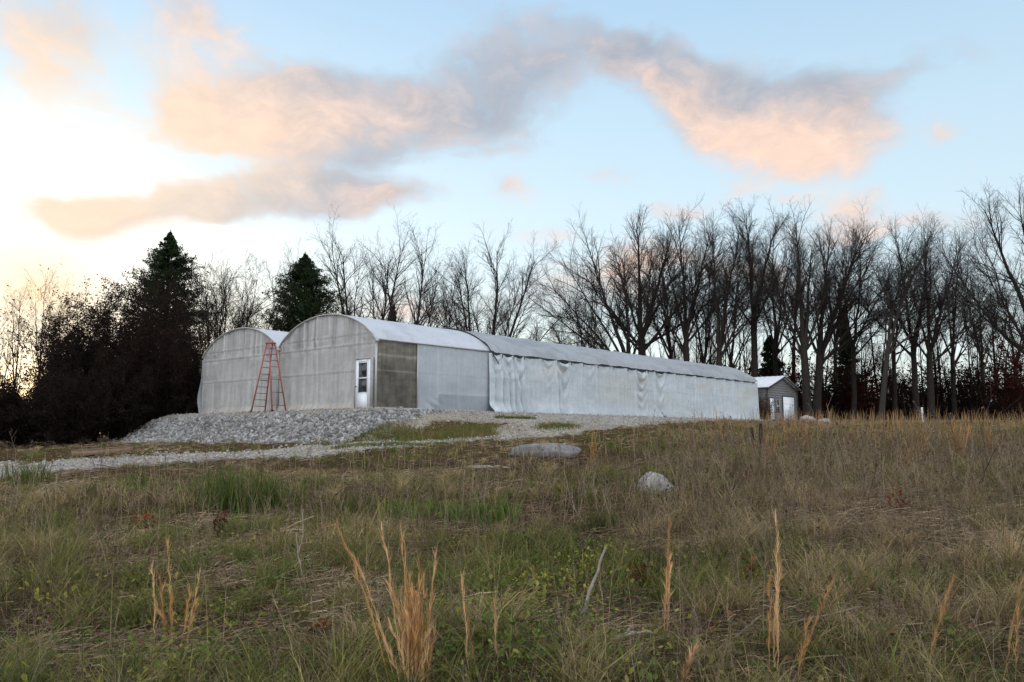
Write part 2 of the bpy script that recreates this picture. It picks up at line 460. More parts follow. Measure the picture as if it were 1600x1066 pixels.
# ------------------------------------------------------------------ stones
ICO_V = None
def rocks(P, size, rng, squash=.7, blocky=.35):
    """many irregular stones: subdivided octahedra with random bites"""
    base = np.array([[1, 0, 0], [-1, 0, 0], [0, 1, 0], [0, -1, 0], [0, 0, 1], [0, 0, -1],
                     [.6, .6, .6], [-.6, .6, .6], [.6, -.6, .6], [-.6, -.6, .6], [.6, .6, -.6], [-.6, .6, -.6], [.6, -.6, -.6], [-.6, -.6, -.6]], float)
    quads = []
    for sx, a in ((1, 0), (-1, 1)):
        for sy, b in ((1, 2), (-1, 3)):
            for sz, c in ((1, 4), (-1, 5)):
                k = 6 + (0 if sx > 0 else 1) + (0 if sy > 0 else 2) + (0 if sz > 0 else 4)
                f = [[a, b, k], [b, c, k], [c, a, k]]
                if sx * sy * sz < 0: f = [x[::-1] for x in f]
                quads += f
    Fb = np.array(quads)
    n = len(P)
    V = np.repeat(base[None], n, 0) * (1 + rng.uniform(-blocky, blocky, (n, 14, 1)))
    V += rng.normal(0, .09, V.shape)
    V *= rng.uniform(.65, 1.15, (n, 1, 3)) * np.array([1, 1, squash])
    q = norm(rng.normal(size=(n, 4)))
    w, x, y, z = q.T
    R = np.stack([1 - 2 * (y * y + z * z), 2 * (x * y - z * w), 2 * (x * z + y * w), 2 * (x * y + z * w), 1 - 2 * (x * x + z * z), 2 * (y * z - x * w),
                  2 * (x * z - y * w), 2 * (y * z + x * w), 1 - 2 * (x * x + y * y)], -1).reshape(n, 3, 3)
    V = np.einsum('nij,nkj->nki', R, V) * size[:, None, None] + P[:, None]
    F = (Fb[None] + (np.arange(n) * 14)[:, None, None]).reshape(-1, 3)
    return V.reshape(-1, 3), F

M_STONE = mat_plain('limestone', (.62, .62, .62), (1.1, 1.08, 1.04), 9, .9, .5, .1, use_attr=True)

def build_stones():
    rng = np.random.default_rng(5)
    # the bank
    n = 110000
    t = rng.uniform(-5.4, 4.2, n); q = rng.uniform(-3.3, 19.8, n)
    p = P3(t, q, 0)
    k = bank_mask(p[:, 0], p[:, 1]) > rng.uniform(0, .35, n)
    k &= rng.uniform(size=n) < .62
    p = p[k][:60000]; n = len(p)
    s = np.clip(rng.lognormal(math.log(.046), .46, n), .018, .17)
    tt, qq = tq(p[:, 0], p[:, 1]); edge = np.maximum(sstep(-2.0, -1.3, tt) * (qq > -.3), sstep(-1.5, -.8, qq) * (qq < 0) * (tt > -1))
    p[:, 2] = G(p[:, 0], p[:, 1]) + s * (rng.uniform(-.25, .60, n) - .75 * edge)
    V, F = rocks(p, s, rng)
    g = rng.uniform(.15, .50, (n, 1)) * np.array([1, .985, .955]) * (1 + rng.normal(0, .02, (n, 3)))
    tag(mesh_np('rubble', V, F, M_STONE, col=np.repeat(g, 14, 0)), kind='stuff')
    # loose gravel over the drive
    x = rng.uniform(-24, 16, 90000); y = rng.uniform(22, 56, 90000)
    k = road_mask(x, y) > rng.uniform(-.7, .5, len(x))
    x, y = x[k], y[k]
    k = rng.uniform(size=len(x)) < np.clip(1.3 - (y - 22) / 30, .25, 1) * .8
    x, y = x[k][:26000], y[k][:26000]; n = len(x)
    s = np.clip(rng.lognormal(math.log(.028), .4, n), .012, .09)
    p = np.stack([x, y, G(x, y) + s * .25], -1)
    V, F = rocks(p, s, rng)
    g = rng.uniform(.26, .52, (n, 1)) * np.array([1, .965, .91])
    tag(mesh_np('gravel', V, F, M_STONE, col=np.repeat(g, 14, 0)), kind='stuff')
build_stones()

# ------------------------------------------------------------------ greenhouse
EAVE, RISE = 2.95, 1.27
def arch(ql):
    v = np.clip(np.abs(2 * np.asarray(ql, float) / BAY - 1), 0, 1)
    return EAVE + RISE * (1 - v ** 2.1) ** .80

def grid_faces(na, nb):
    i = np.arange(na * nb).reshape(na, nb)
    return np.stack([i[:-1, :-1], i[1:, :-1], i[1:, 1:], i[:-1, 1:]], -1).reshape(-1, 4)

def cloth_mat(name, c1, c2, trans, stain=(1, 1, 1), sc=1.2, rough=.75, spec=.15):
    m, nt, out = material(name)
    tc = nd(nt, 'TexCoord'); v = tc.outputs['Object']
    mp = nd(nt, 'Mapping'); mp.inputs['Scale'].default_value = (1, 1, 2.6); nt.links.new(v, mp.inputs[0])
    f = noise(nt, sc, 6, .65, mp.outputs[0]); f2 = noise(nt, 7, 4, .6, v)
    mp2 = nd(nt, 'Mapping'); mp2.inputs['Scale'].default_value = (3, 3, .35); nt.links.new(v, mp2.inputs[0])
    f3 = noise(nt, 2.2, 4, .6, mp2.outputs[0])
    c = ramp(nt, f, [(.32, c1), (.68, c2)])
    c = mulcol(nt, c, ramp(nt, f3, [(.3, stain), (.6, (1, 1, 1))]))
    c = mulcol(nt, c, ramp(nt, f2, [(.3, (.93, .92, .9)), (.7, (1.03, 1.03, 1.03))]))
    at = nd(nt, 'Attribute', attribute_name='col'); c = mulcol(nt, c, at.outputs['Color'])
    b = nd(nt, 'BsdfPrincipled'); nt.links.new(c, b.inputs['Base Color']); b.inputs['Roughness'].default_value = rough
    b.inputs['Specular IOR Level'].default_value = spec
    bp = nd(nt, 'Bump'); bp.inputs['Strength'].default_value = .25; bp.inputs['Distance'].default_value = .02
    nt.links.new(f2, bp.inputs['Height']); nt.links.new(bp.outputs[0], b.inputs['Normal'])
    t = nd(nt, 'BsdfTranslucent'); nt.links.new(c, t.inputs[0])
    mx = nd(nt, 'MixShader'); mx.inputs[0].default_value = trans
    nt.links.new(b.outputs[0], mx.inputs[1]); nt.links.new(t.outputs[0], mx.inputs[2]); nt.links.new(mx.outputs[0], out.inputs[0])
    return m

M_GABLE = cloth_mat('gable_cloth', (.455, .45, .435), (.54, .535, .52), .12, (.84, .82, .78))
M_POLY = cloth_mat('poly_film', (.47, .51, .55), (.55, .59, .63), .18, (.9, .92, .93), .8, .38, .5)
M_ROOFPOLY = cloth_mat('roof_film', (.58, .605, .63), (.65, .67, .695), .12, (.95, .95, .96), .6, .5, .3)
M_SHADE = cloth_mat('shade_cloth', (.35, .37, .385), (.42, .435, .445), .08, (.88, .88, .88), 1.0)
M_CURTAIN = cloth_mat('curtain_cloth', (.545, .61, .65), (.655, .715, .755), .12, (.90, .89, .86), 1.1)
M_BROWN = cloth_mat('brown_mesh', (.115, .105, .088), (.20, .184, .155), .1, (.7, .7, .66), 1.6)
M_STEEL = mat_plain('galvanised', (.42, .42, .40), (.56, .56, .54), 20, .45, 0, .4, .3)
M_WHITE = mat_plain('white_paint', (.74, .77, .80), (.82, .84, .86), 5, .45, .05)
M_DARKGLASS = mat_plain('dark_glass', (.02, .022, .026), (.05, .045, .04), 3, .08, 0, .6)
M_BLACK = mat_plain('black_rope', (.015, .015, .017), (.035, .033, .03), 20, .8)
M_WOODPALE = mat_plain('pale_board', (.36, .33, .28), (.52, .49, .44), 12, .8, .3)

gh = empty('greenhouse', tuple(P3(0, 0, 0)), 'long white two bay hoop greenhouse with a draped cloth side and gravel in front', 'greenhouse')
GH0 = P3(0, 0, 0)
def local(V): return np.asarray(V) - GH0

def build_greenhouse():
    rng = np.random.default_rng(3)
    girts = [1.65, 2.78, 3.22]
    for b in (0, 1):
        q0 = b * BAY
        nq, nv = 210, 120
        a = np.linspace(0, 1, nq)[:, None]; v = np.linspace(0, 1, nv)[None]
        ql = a * BAY + 0 * v; H = arch(ql); z = -.06 + v * (H + .06)
        qq = q0 + ql
        d = .02 + 0 * z
        for gk in girts:
            d = d + .04 * np.exp(-((z - gk) / .05) ** 2)
        # studs behind the cloth
        for k in range(1, 7):
            d = d + .035 * np.exp(-((ql - k * 1.0) / .06) ** 2) * (.35 + .65 * sstep(2.6, 2.9, z))
        slack = np.minimum(sstep(0, .45, np.abs(z - 1.65)), 1) * sstep(0, .3, np.abs(z - 2.78))
        fold = fbm(qq * 3.2 + .25 * z, z * .35 + 5 * b, 31, 3) - .5
        fold2 = fbm(qq * 7 + .9 * z, z * .5, 33, 2) - .5
        low = sstep(1.6, .3, z)
        d = d + slack * (.14 * fold + .06 * fold2)
        d = d + low * .05 * (fbm(qq * 2.2 + z * 1.6, z * 1.2, 37, 3) - .5) + .12 * sstep(.35, -.05, z) * (.5 + fbm(qq * 1.7, z * 3, 39, 3))
        if b == 1: d = d + .18 * sstep(1.2, 0, ql) * sstep(2.4, 0, z) * fbm(qq * 3, z, 40, 2)
        V = P3(-d, qq, z).reshape(-1, 3)
        # dust settled on the girts, soiled foot
        band = np.ones_like(z)
        for gk, w in zip(girts, (.16, .12, .20)):
            band = band - w * sstep(0, .015, z - gk) * sstep(.12, .03, z - gk) + .14 * sstep(.0, -.02, z - gk) * sstep(-.16, -.10, z - gk)
        vs = (fbm(qq * 5, z * .15, 41, 2) - .5) * .6
        for k in range(1, 7): vs = vs + .16 * np.exp(-((ql - k * 1.0) / .05) ** 2)
        band = band + vs * sstep(2.6, 3.0, z) + vs * .5
        foot = sstep(.5, .0, z) * fbm(qq * 1.5, z * 2, 43, 3)
        c = np.stack([band * (1 - .05 * foot), band * (1 - .16 * foot), band * (1 - .28 * foot)], -1).reshape(-1, 3)
        o = mesh_np('gable_cover', local(V), grid_faces(nq, nv), M_GABLE, gh, c, True)
        o['label'] = 'right gable cover with the door' if b == 0 else 'left gable cover behind the ladder'
        # white roof film over the first seven metres
        t = np.linspace(-.10, 7.0, 72)[:, None]; a2 = np.linspace(0, 1, 61)[None]
        ql = a2 * BAY + 0 * t; zz = arch(ql) + .035
        edge = np.minimum(ql, BAY - ql)
        zz = zz - (.06 if b == 0 else 0) * sstep(.06, 0, ql) + .012 * (fbm(t * 1.5, ql * 1.5 + 9 * b, 51, 3) - .5)
        V = P3(t + 0 * ql, q0 + ql - (.07 if b == 0 else 0) * sstep(.3, 0, ql), zz).reshape(-1, 3)
        cc = np.ones((len(V), 3)) * (1 - .10 * sstep(.5, .6, fbm(t * .9, ql * .9, 53, 4)).reshape(-1, 1))
        mesh_np('roof_film', local(V), grid_faces(72, 61), M_ROOFPOLY, gh, cc, True)
        # rim hoop at the gable
        qh = np.linspace(0, BAY, 40)
        mb = MB(); mb.tube(local(P3(-.11, q0 + qh, arch(qh) + .02)), .028, 8); mb.build('rim_hoop', M_WOODPALE, gh, True)
        # grey shade cloth roof
        t = np.linspace(6.9, GL + .1, 240)[:, None]; a2 = np.linspace(0, 1, 71)[None]
        ql = a2 * BAY + 0 * t
        hoop = np.zeros_like(ql)
        for k in range(17): hoop = hoop + .03 * np.exp(-((t - (6.95 + 1.84 * k)) / .16) ** 2)
        zz = arch(ql) + .06 + hoop + .05 * (fbm(t * .8, ql * .8 + 3 * b, 55, 4) - .5)
        if b == 0:
            zz = zz - (.10 + .08 * fbm(t * 1.4, 0 * ql, 56, 3)) * sstep(.28, 0, ql)
        zz = zz + .05 * np.exp(-((t - 6.95) / .12) ** 2)
        V = P3(t + 0 * ql, q0 + ql - (.20 if b == 0 else 0) * sstep(.5, 0, ql), zz).reshape(-1, 3)
        seam = np.ones_like(ql)
        for tk in (6.95, 12.4, 17.9, 23.4, 28.9): seam = seam - .28 * np.exp(-((t + .25 * (ql - 3) - tk) / .06) ** 2)
        cc = np.repeat((seam * (1 - .14 * sstep(.48, .62, fbm(t * .5, ql * 1.2, 57, 4)))).reshape(-1, 1), 3, 1)
        mesh_np('shade_cloth_roof', local(V), grid_faces(240, 71), M_SHADE, gh, cc, True)
        # far gable
        a = np.linspace(0, 1, 40)[:, None]; v = np.linspace(0, 1, 12)[None]; ql = a * BAY + 0 * v
        V = P3(GL + 0 * ql, q0 + ql, v * arch(ql)).reshape(-1, 3)
        mesh_np('rear_cover', local(V), grid_faces(40, 12), M_GABLE, gh, np.ones((len(V), 3)), True)
    # --- long side, from the corner: post, brown mesh panel, clear film, draped curtain
    def panel(name, t0, t1, z0, z1, q, mat, bulge, cf=None, nt_=50, nz=60):
        t = np.linspace(t0, t1, nt_)[:, None]; z = np.linspace(z0, z1, nz)[None]
        T = t + 0 * z; Z = z + 0 * t
        d = bulge(T, Z); V = P3(T, q - d, Z).reshape(-1, 3)
        c = np.ones((len(V), 3)) if cf is None else cf(T, Z)
        return mesh_np(name, local(V), grid_faces(nt_, nz), mat, gh, c, True)
    def cbrown(T, Z):
        s = 1 + .9 * np.exp(-((Z - 2.27) / .05) ** 2) + .75 * np.exp(-((Z - 1.62) / .03) ** 2) + .35 * sstep(1.6, 2.3, Z)
        s = s + .45 * sstep(.16, .03, Z) + .5 * sstep(.16, .04, T) + .8 * (fbm(T * 2, Z * 1.2, 61, 4) - .5)
        return np.repeat(s.reshape(-1, 1), 3, 1)
    panel('mesh_panel', .06, 2.33, .05, 2.86, .02, M_BROWN, lambda T, Z: .02 * (fbm(T * 1.5, Z * 1.5, 63, 3) - .5), cbrown)
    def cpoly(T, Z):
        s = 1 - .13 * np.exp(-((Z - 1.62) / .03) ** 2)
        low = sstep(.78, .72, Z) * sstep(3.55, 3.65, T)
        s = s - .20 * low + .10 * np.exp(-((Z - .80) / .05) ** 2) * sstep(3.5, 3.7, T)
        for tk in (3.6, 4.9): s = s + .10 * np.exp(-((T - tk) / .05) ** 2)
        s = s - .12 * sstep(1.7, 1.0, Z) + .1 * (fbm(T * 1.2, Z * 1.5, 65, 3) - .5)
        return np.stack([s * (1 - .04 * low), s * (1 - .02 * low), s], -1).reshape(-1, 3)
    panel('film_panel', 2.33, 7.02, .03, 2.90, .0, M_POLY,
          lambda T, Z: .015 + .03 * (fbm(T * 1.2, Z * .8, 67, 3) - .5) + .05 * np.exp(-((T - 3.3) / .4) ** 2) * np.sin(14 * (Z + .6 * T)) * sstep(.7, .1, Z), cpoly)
    mb = MB(); mb.bar(local(P3(0, -.03, -.05)), local(P3(0, -.03, 2.92)), .075, .075, tuple(-WD) + (0,)); mb.build('corner_post', M_STEEL, gh)
    mb = MB(); mb.bar(local(P3(2.33, -.03, 0)), local(P3(2.33, -.03, 2.88)), .05, .05, tuple(-WD) + (0,)); mb.build('side_post', M_STEEL, gh)
    mb = MB(); mb.bar(local(P3(-.12, -.05, 2.92)), local(P3(7.0, -.05, 2.92)), .06, .07, (0, 0, 1)); mb.build('eave_rail', M_STEEL, gh)
    mb = MB(); mb.bar(local(P3(.05, -.05, .02)), local(P3(7.0, -.05, .02)), .05, .10, (-WD[0], -WD[1], 0)); mb.build('base_board', M_WOODPALE, gh)
    mb = MB(); mb.box(local(P3(-.02, -.10, 2.84)), np.r_[SD * .07, 0], np.r_[WD * .05, 0], (0, 0, .06)); mb.build('post_bracket', M_STEEL, gh)
    # valley gutter in galvanised steel
    mb = MB(); mb.box(local(P3(GL / 2, BAY, EAVE - .03)), np.r_[SD * (GL / 2 + .16), 0], np.r_[WD * .10, 0], (0, 0, .05)); mb.build('valley_gutter', M_STEEL, gh)
    mb = MB(); mb.bar(local(P3(-.07, BAY, 0)), local(P3(-.07, BAY, 2.86)), .06, .06, tuple(SD) + (0,)); mb.build('valley_post', M_STEEL, gh)
    # draped curtain
    ties = np.array([6.95, 7.62, 8.47, 9.28, 10.75, 12.0, 13.2, 14.3, 15.7, 17.2, 18.7, 19.7, 20.9, 21.9, 23.1, 24.3, 25.6, 27, 28.4, 29.8, 31.2, 32.6, 34, 35.4, 36.5])
    slackw = {0: .4, 1: .85, 2: 1.0, 4: .25, 5: 1.1, 7: .2, 10: .15, 11: 1.1, 13: .9, 3: .12, 16: .15}
    t = np.linspace(6.86, GL + .12, 620)[:, None]; v = np.linspace(0, 1, 84)[None]
    T = t + 0 * v; top = 2.86
    k = np.clip(np.searchsorted(ties, T) - 1, 0, len(ties) - 2)
    f = np.clip((T - ties[k]) / (ties[k + 1] - ties[k]), 0, 1)
    sl = np.vectorize(lambda i: slackw.get(int(i), .05))(k)
    topz = top - (.05 + .10 * sl) * (1 - (2 * f - 1) ** 2) - .02
    Z = -.10 + v * (topz + .10)
    dep = topz - Z
    d = .03 + .05 * (1 - Z / 3)
    lev = Z - .9 * (2 * f - 1) ** 2 + .55 * (fbm(T * 1.3 + 3 * k, Z * 1.1, 70, 3) - .5)
    d = d + sl * .20 * np.sin(lev * (10 + 3 * np.sin(k * 2.3)) + 3 * k) * np.sin(PI * f) ** .6 * np.exp(-dep / (.7 + .5 * np.cos(k * 1.7) ** 2)) * sstep(0, .15, dep)
    d = d + sl * .14 * np.exp(-dep / .9) * np.sin(PI * f)
    for tk in ties:
        d = d + .07 * np.exp(-((T - tk) / .07) ** 2) * np.exp(-dep / 1.6)
    env = 1.15 * np.exp(-(np.maximum(T - 7.2, 0) / 1.9) ** 2) + .45 * np.exp(-((T - 8.9) / .5) ** 2) + .7 * np.exp(-((T - 12.1) / .35) ** 2) + .6 * np.exp(-((T - 20.9) / .3) ** 2) + .15
    wob = T + .10 * (fbm(T * 1.2, Z * .7, 71, 3) - .5) + .05 * Z * np.sin(T * 2)
    env = env * sstep(6.88, 7.3, T)
    d = d + env * .30 * np.abs(np.sin(wob * PI / .40 + 3.0 * (fbm(T * 1.5, Z * .3, 72, 2) - .5))) ** .75 * (.35 + .65 * sstep(.1, 1.2, dep))
    d = d + .075 * (fbm(T * 2.2 + .5 * Z, Z * .35, 73, 4) - .5)
    bot = sstep(.6, 0, Z)
    d = d + bot * (.06 + .10 * (fbm(T * 5, Z * 1.5, 75, 3) - .3)) + bot ** 2 * .45 * np.exp(-np.maximum(T - 7, 0) / .8)
    Zb = Z - 0.05 * bot * fbm(T * .9, 0 * T, 77, 3)
    V = P3(T - .18 * bot * np.exp(-np.maximum(T - 6.9, 0) / .5), -d - .06, Zb).reshape(-1, 3)
    s = 1 - .10 * sstep(.35, .65, fbm(T * .45, Z * 1.4, 79, 4)) * sstep(2.7, 2.2, Z) + .10 * np.exp(-(np.minimum(f, 1 - f) * (ties[k + 1] - ties[k]) / .07) ** 2) * np.exp(-dep / 1.8)  # pale highlight lines at the ties are painted into the colour
    warm = sstep(.4, .7, fbm(T * .35 + 4, Z * .9, 81, 3)) * sstep(.45, 1.0, Z) * sstep(2.75, 2.3, Z)
    line = .07 * np.exp(-((Z - 1.62) / .05) ** 2)
    foot = sstep(.30, 0, Z) * .12 * fbm(T * 3, Z * 3, 83, 2)
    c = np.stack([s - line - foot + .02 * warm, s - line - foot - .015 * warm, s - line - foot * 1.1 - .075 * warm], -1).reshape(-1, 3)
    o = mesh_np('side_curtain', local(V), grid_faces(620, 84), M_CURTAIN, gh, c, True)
    # rope lacing at the eave
    for i in range(len(ties) - 1):
        a, bb = ties[i], ties[i + 1]
        mb = MB()
        L = rng.uniform(.35, .9) if i < 14 else rng.uniform(.2, .5)
        n = 12
        tt = np.concatenate([[a, a + .02, a + .01], np.linspace(a + .03, a + L, n - 3)])
        zz = np.concatenate([[2.66, 2.72, 2.80], 2.82 - .05 * np.sin(np.linspace(0, PI, n - 3)) + rng.normal(0, .018, n - 3)])
        P = P3(tt, -.27 - .02 * rng.uniform(size=n), zz)
        mb.tube(local(P), np.full(n, rng.uniform(.012, .024) if i < 14 else .010), 5)
        if i == 0: mb.tube(local(P3(np.linspace(7.0, 7.45, 6), -.22 - np.linspace(0, .05, 6), np.linspace(2.80, 2.25, 6))), .022, 5)
        mb.build('rope_tie', M_BLACK, gh, True)
    # left side cover, loose and blown outwards at the corner
    t = np.linspace(-.06, GL, 90)[:, None]; z = np.linspace(-.06, 2.86, 40)[None]
    T = t + 0 * z; Z = z + 0 * t
    d = .06 + .04 * (fbm(T * 2, Z, 91, 3) - .5) + .34 * np.exp(-((Z - .85) / .75) ** 2) * np.exp(-np.maximum(T, 0) / 3) + .03
    V = P3(T, 2 * BAY + d, Z).reshape(-1, 3)
    mesh_np('left_side_cover', local(V), grid_faces(90, 40), M_CURTAIN, gh, np.ones((len(V), 3)) * .92, True)
    # end closer piece of film wrapped round the corner
    # door with its frame
    dr = MB(); q1, q2, zt = .10, 1.08, 2.08; tf = -.17
    def qb(mb, qa, qb_, za, zb, t0, t1):
        return mb.box(local(P3((t0 + t1) / 2, (qa + qb_) / 2, (za + zb) / 2)), np.r_[SD * abs(t1 - t0) / 2, 0], np.r_[WD * (qb_ - qa) / 2, 0], (0, 0, (zb - za) / 2))
    fr = MB()
    qb(fr, q1 - .07, q1, -.08, zt + .06, tf - .02, tf + .10); qb(fr, q2, q2 + .06, -.08, zt + .06, tf - .02, tf + .10); qb(fr, q1, q2, zt, zt + .06, tf - .022, tf + .10)
    door = MB()
    wq1, wq2, wz1, wz2, wm = q1 + .20, q2 - .17, .67, 1.95, 1.29
    qb(door, q1 + .006, wq1, -.06, zt - .006, tf, tf + .05); qb(door, wq2, q2 - .006, -.06, zt - .006, tf, tf + .05)
    qb(door, wq1, wq2, -.06, wz1, tf, tf + .05); qb(door, wq1, wq2, wz2, zt - .006, tf, tf + .05)
    d_o = door.build('door', M_WHITE, gh); d_o['label'] = 'white half glazed entrance door'
    fr.build('door_frame', mat_plain('weathered_trim', (.30, .30, .29), (.42, .42, .41), 12, .7), d_o)
    wf = MB(); qb(wf, wq1, wq2, wm - .025, wm + .025, tf - .012, tf + .03); qb(wf, wq1, wq1 + .025, wz1, wz2, tf - .01, tf + .03); qb(wf, wq2 - .025, wq2, wz1, wz2, tf - .01, tf + .03)
    qb(wf, wq1 + .025, wq2 - .025, wz2 - .025, wz2, tf - .01, tf + .03); qb(wf, wq1 + .025, wq2 - .025, wz1, wz1 + .025, tf - .01, tf + .03)
    wf.build('window_frame', M_WHITE, d_o)
    g = MB(); qb(g, wq1 + .025, wq2 - .025, wz1 + .025, wm - .025, tf + .012, tf + .02); g.build('pane', M_DARKGLASS, d_o)
    g = MB(); qb(g, wq1 + .025, wq2 - .025, wm + .025, wz2 - .025, tf + .006, tf + .014); g.build('pane', M_DARKGLASS, d_o)
    h = MB(); h.tube(local(P3(np.array([tf, tf - .05, tf - .06, tf - .075]), q2 - .07, .95)), np.array([.014, .014, .032, .02]), 8); h.build('handle', M_BLACK, d_o, True)
    # foot batten of twisted cloth along the gables
    for b in (0, 1):
        mb = MB(); n = 40; qs = np.linspace(b * BAY + (1.2 if b == 0 else .1), b * BAY + BAY - .1, n)
        zz = .02 + .03 * (fbm(qs * 1.5, qs * 0, 97, 3) - .5)
        mb.tube(local(P3(-.20 - .05 * fbm(qs * 2, qs * 0, 98, 2), qs, zz)), .035 + .02 * fbm(qs * 4, qs * 0, 99, 2), 6)
        mb.build('foot_roll', M_GABLE, gh, True, np.tile([[.95, .86, .76]], (n * 6, 1)))
build_greenhouse()

# ------------------------------------------------------------------ twin stepladder
def build_ladder():
    c = P3(-.64, 6.80, -.02); c[2] = gz(c[0], c[1])
    r = empty('stepladder', tuple(c), 'tall red fibreglass stepladder standing open in front of the greenhouse', 'ladder')
    M_R = mat_plain('red_fibreglass', (.34, .09, .075), (.44, .145, .12), 10, .5, .05)
    M_A = mat_plain('dull_aluminium', (.16, .16, .17), (.28, .28, .29), 18, .45, 0, .5, .5)
    H = 3.16
    def pt(t, q, z): return np.array([SD[0] * t + WD[0] * q, SD[1] * t + WD[1] * q, z])
    def railp(sec, side, f):
        q = sec * ((1 - f) * .86 + f * .10); t = side * ((1 - f) * .36 + f * .15)
        return pt(t, q, .0 + f * H)
    for sec in (1, -1):
        for side in (1, -1):
            mb = MB(); mb.bar(railp(sec, side, 0), railp(sec, side, 1), .07, .035, np.r_[WD, 0]); ro = mb.build('rail', M_R, r)
            mb = MB(); p = railp(sec, side, .0); mb.box(p + [0, 0, .03], np.r_[SD * .035, 0], np.r_[WD * .05, 0], (0, 0, .035)); mb.build('foot_pad', M_BLACK, ro)
        n = 10
        for k in range(n):
            f = (k + .9) / (n + .6)
            if sec == -1 and k % 2 and k < 6: continue
            a, b = railp(sec, 1, f), railp(sec, -1, f)
            mb = MB(); mb.bar(a, b, .085 if sec == 1 else .03, .03, np.r_[WD, 0]); mb.build('rung', M_A, r)
    mb = MB(); mb.box(pt(0, 0, H + .02), np.r_[SD * .20, 0], np.r_[WD * .13, 0], (0, 0, .035)); mb.build('top_cap', M_R, r)
    for side in (1, -1):
        mb = MB(); mb.bar(railp(1, side, .52), railp(-1, side, .52) + [0, 0, .02], .02, .012, (0, 0, 1)); mb.build('spreader', M_A, r)
build_ladder()

# ------------------------------------------------------------------ shed beyond the greenhouse
def build_shed():
    t0, t1, D = 38.5, 44.3, 7.5; tm = (t0 + t1) / 2; Hh, Pk = 2.68, 3.58; zb = -.25
    r = empty('shed', tuple(P3(tm, 0, 0)), 'small grey clapboard shed with white metal roof past the greenhouse end', 'shed')
    o0 = P3(tm, 0, 0)
    L = lambda t, q, z: P3(t, q, z) - o0
    M_SID = mat_plain('grey_siding', (.17, .175, .175), (.26, .26, .25), 6, .7, .1, stretch=(1, 1, 8))
    M_RF = mat_plain('white_metal', (.62, .65, .68), (.74, .76, .78), 3, .4, .05, .5)
    M_TRIM = mat_plain('dark_trim', (.03, .03, .035), (.07, .065, .06), 9, .6)
    mb = MB()
    z = zb; hb = .19
    def half(zz): return (t1 - t0) / 2 if zz <= Hh else (t1 - t0) / 2 * max(0, (Pk - zz) / (Pk - Hh))
    while z < Pk - .05:
        w = half(z + hb * .9); 
        if w > .05:
            a0, a1 = tm - w, tm + w
            V = [L(a0, -.03, z), L(a1, -.03, z), L(a1, .0, z + hb), L(a0, .0, z + hb), L(a0, .03, z), L(a1, .03, z), L(a1, .03, z + hb), L(a0, .03, z + hb)]
            mb.add(np.array(V), [[0, 1, 2, 3], [5, 4, 7, 6], [4, 5, 1, 0], [3, 2, 6, 7], [0, 3, 7, 4], [1, 5, 6, 2]])
        for tt, sgn in ((t0, -1), (t1, 1)):
            if z + hb <= Hh + .02:
                V = [L(tt + sgn * .03, .04, z), L(tt + sgn * .03, D, z), L(tt, D, z + hb), L(tt, .04, z + hb), L(tt - sgn * .03, .04, z), L(tt - sgn * .03, D, z), L(tt - sgn * .03, D, z + hb), L(tt - sgn * .03, .04, z + hb)]
                mb.add(np.array(V), [[0, 1, 2, 3], [5, 4, 7, 6], [4, 5, 1, 0], [3, 2, 6, 7], [0, 3, 7, 4], [1, 5, 6, 2]])
        z += hb
    V = [L(t0, D, zb), L(t1, D, zb), L(t1, D, Hh), L(tm, D, Pk - .02), L(t0, D, Hh)]
    mb.add(np.array(V), [[0, 1, 2, 4]]).add(np.array([V[4], V[2], V[3]]), [[0, 1, 2]])
    mb.build('wall', M_SID, r)
    # roof: two thick slopes with standing ribs
    mb = MB()
    for sgn in (-1, 1):
        e = np.array([tm + sgn * ((t1 - t0) / 2 + .28)]); ze = Hh - .28 * (Pk - Hh) / ((t1 - t0) / 2) + .05
        ra, rb = L(tm, -.28, Pk + .07), L(tm, D + .2, Pk + .07); ea, eb = L(float(e[0]), -.28, ze), L(float(e[0]), D + .2, ze)
        dn = np.array([0, 0, -.05])
        mb.add(np.array([ra, rb, eb, ea, ra + dn, rb + dn, eb + dn, ea + dn]), [[0, 1, 2, 3], [7, 6, 5, 4], [0, 3, 7, 4], [3, 2, 6, 7], [2, 1, 5, 6]])
        for k in range(19):
            f = (k + .5) / 19; a = ra * (1 - f) + rb * f; b = ea * (1 - f) + eb * f
            mb.bar(a + [0, 0, .012], b + [0, 0, .012], .03, .02, np.r_[WD, 0])
    mb.build('roof', M_RF, r)
    mb = MB()
    for sgn in (-1, 1):
        ze = Hh - .28 * (Pk - Hh) / ((t1 - t0) / 2) - .06
        mb.bar(L(tm, -.30, Pk - .05), L(tm + sgn * ((t1 - t0) / 2 + .28), -.30, ze), .03, .13, np.r_[WD, 0])
        mb.bar(L(tm + sgn * (t1 - t0) / 2, -.045, zb), L(tm + sgn * (t1 - t0) / 2, -.045, Hh), .05, .10, np.r_[WD, 0])
    mb.build('rake_trim', M_TRIM, r)
    def panel(name, a, b, za, zb_, mat, parent=r, off=.06, th=.03):
        m = MB(); m.box(L((a + b) / 2, -off, (za + zb_) / 2), np.r_[SD * (b - a) / 2, 0], np.r_[WD * th, 0], (0, 0, (zb_ - za) / 2)); return m.build(name, mat, parent)
    d = panel('door', 38.88, 39.55, -.2, 1.78, M_WHITE); panel('door_frame', 38.80, 39.63, -.2, 1.86, M_TRIM, d, .045, .02)
    d['label'] = 'narrow white door'
    hm = MB(); hm.box(L(39.46, -.11, .8), np.r_[SD * .03, 0], np.r_[WD * .02, 0], (0, 0, .03)); hm.build('handle', M_STEEL, d)
    g = panel('garage_door', 41.40, 43.5, -.2, 1.98, M_WHITE); panel('door_frame', 41.28, 43.62, -.2, 2.10, M_TRIM, g, .045, .02)
    m = MB()
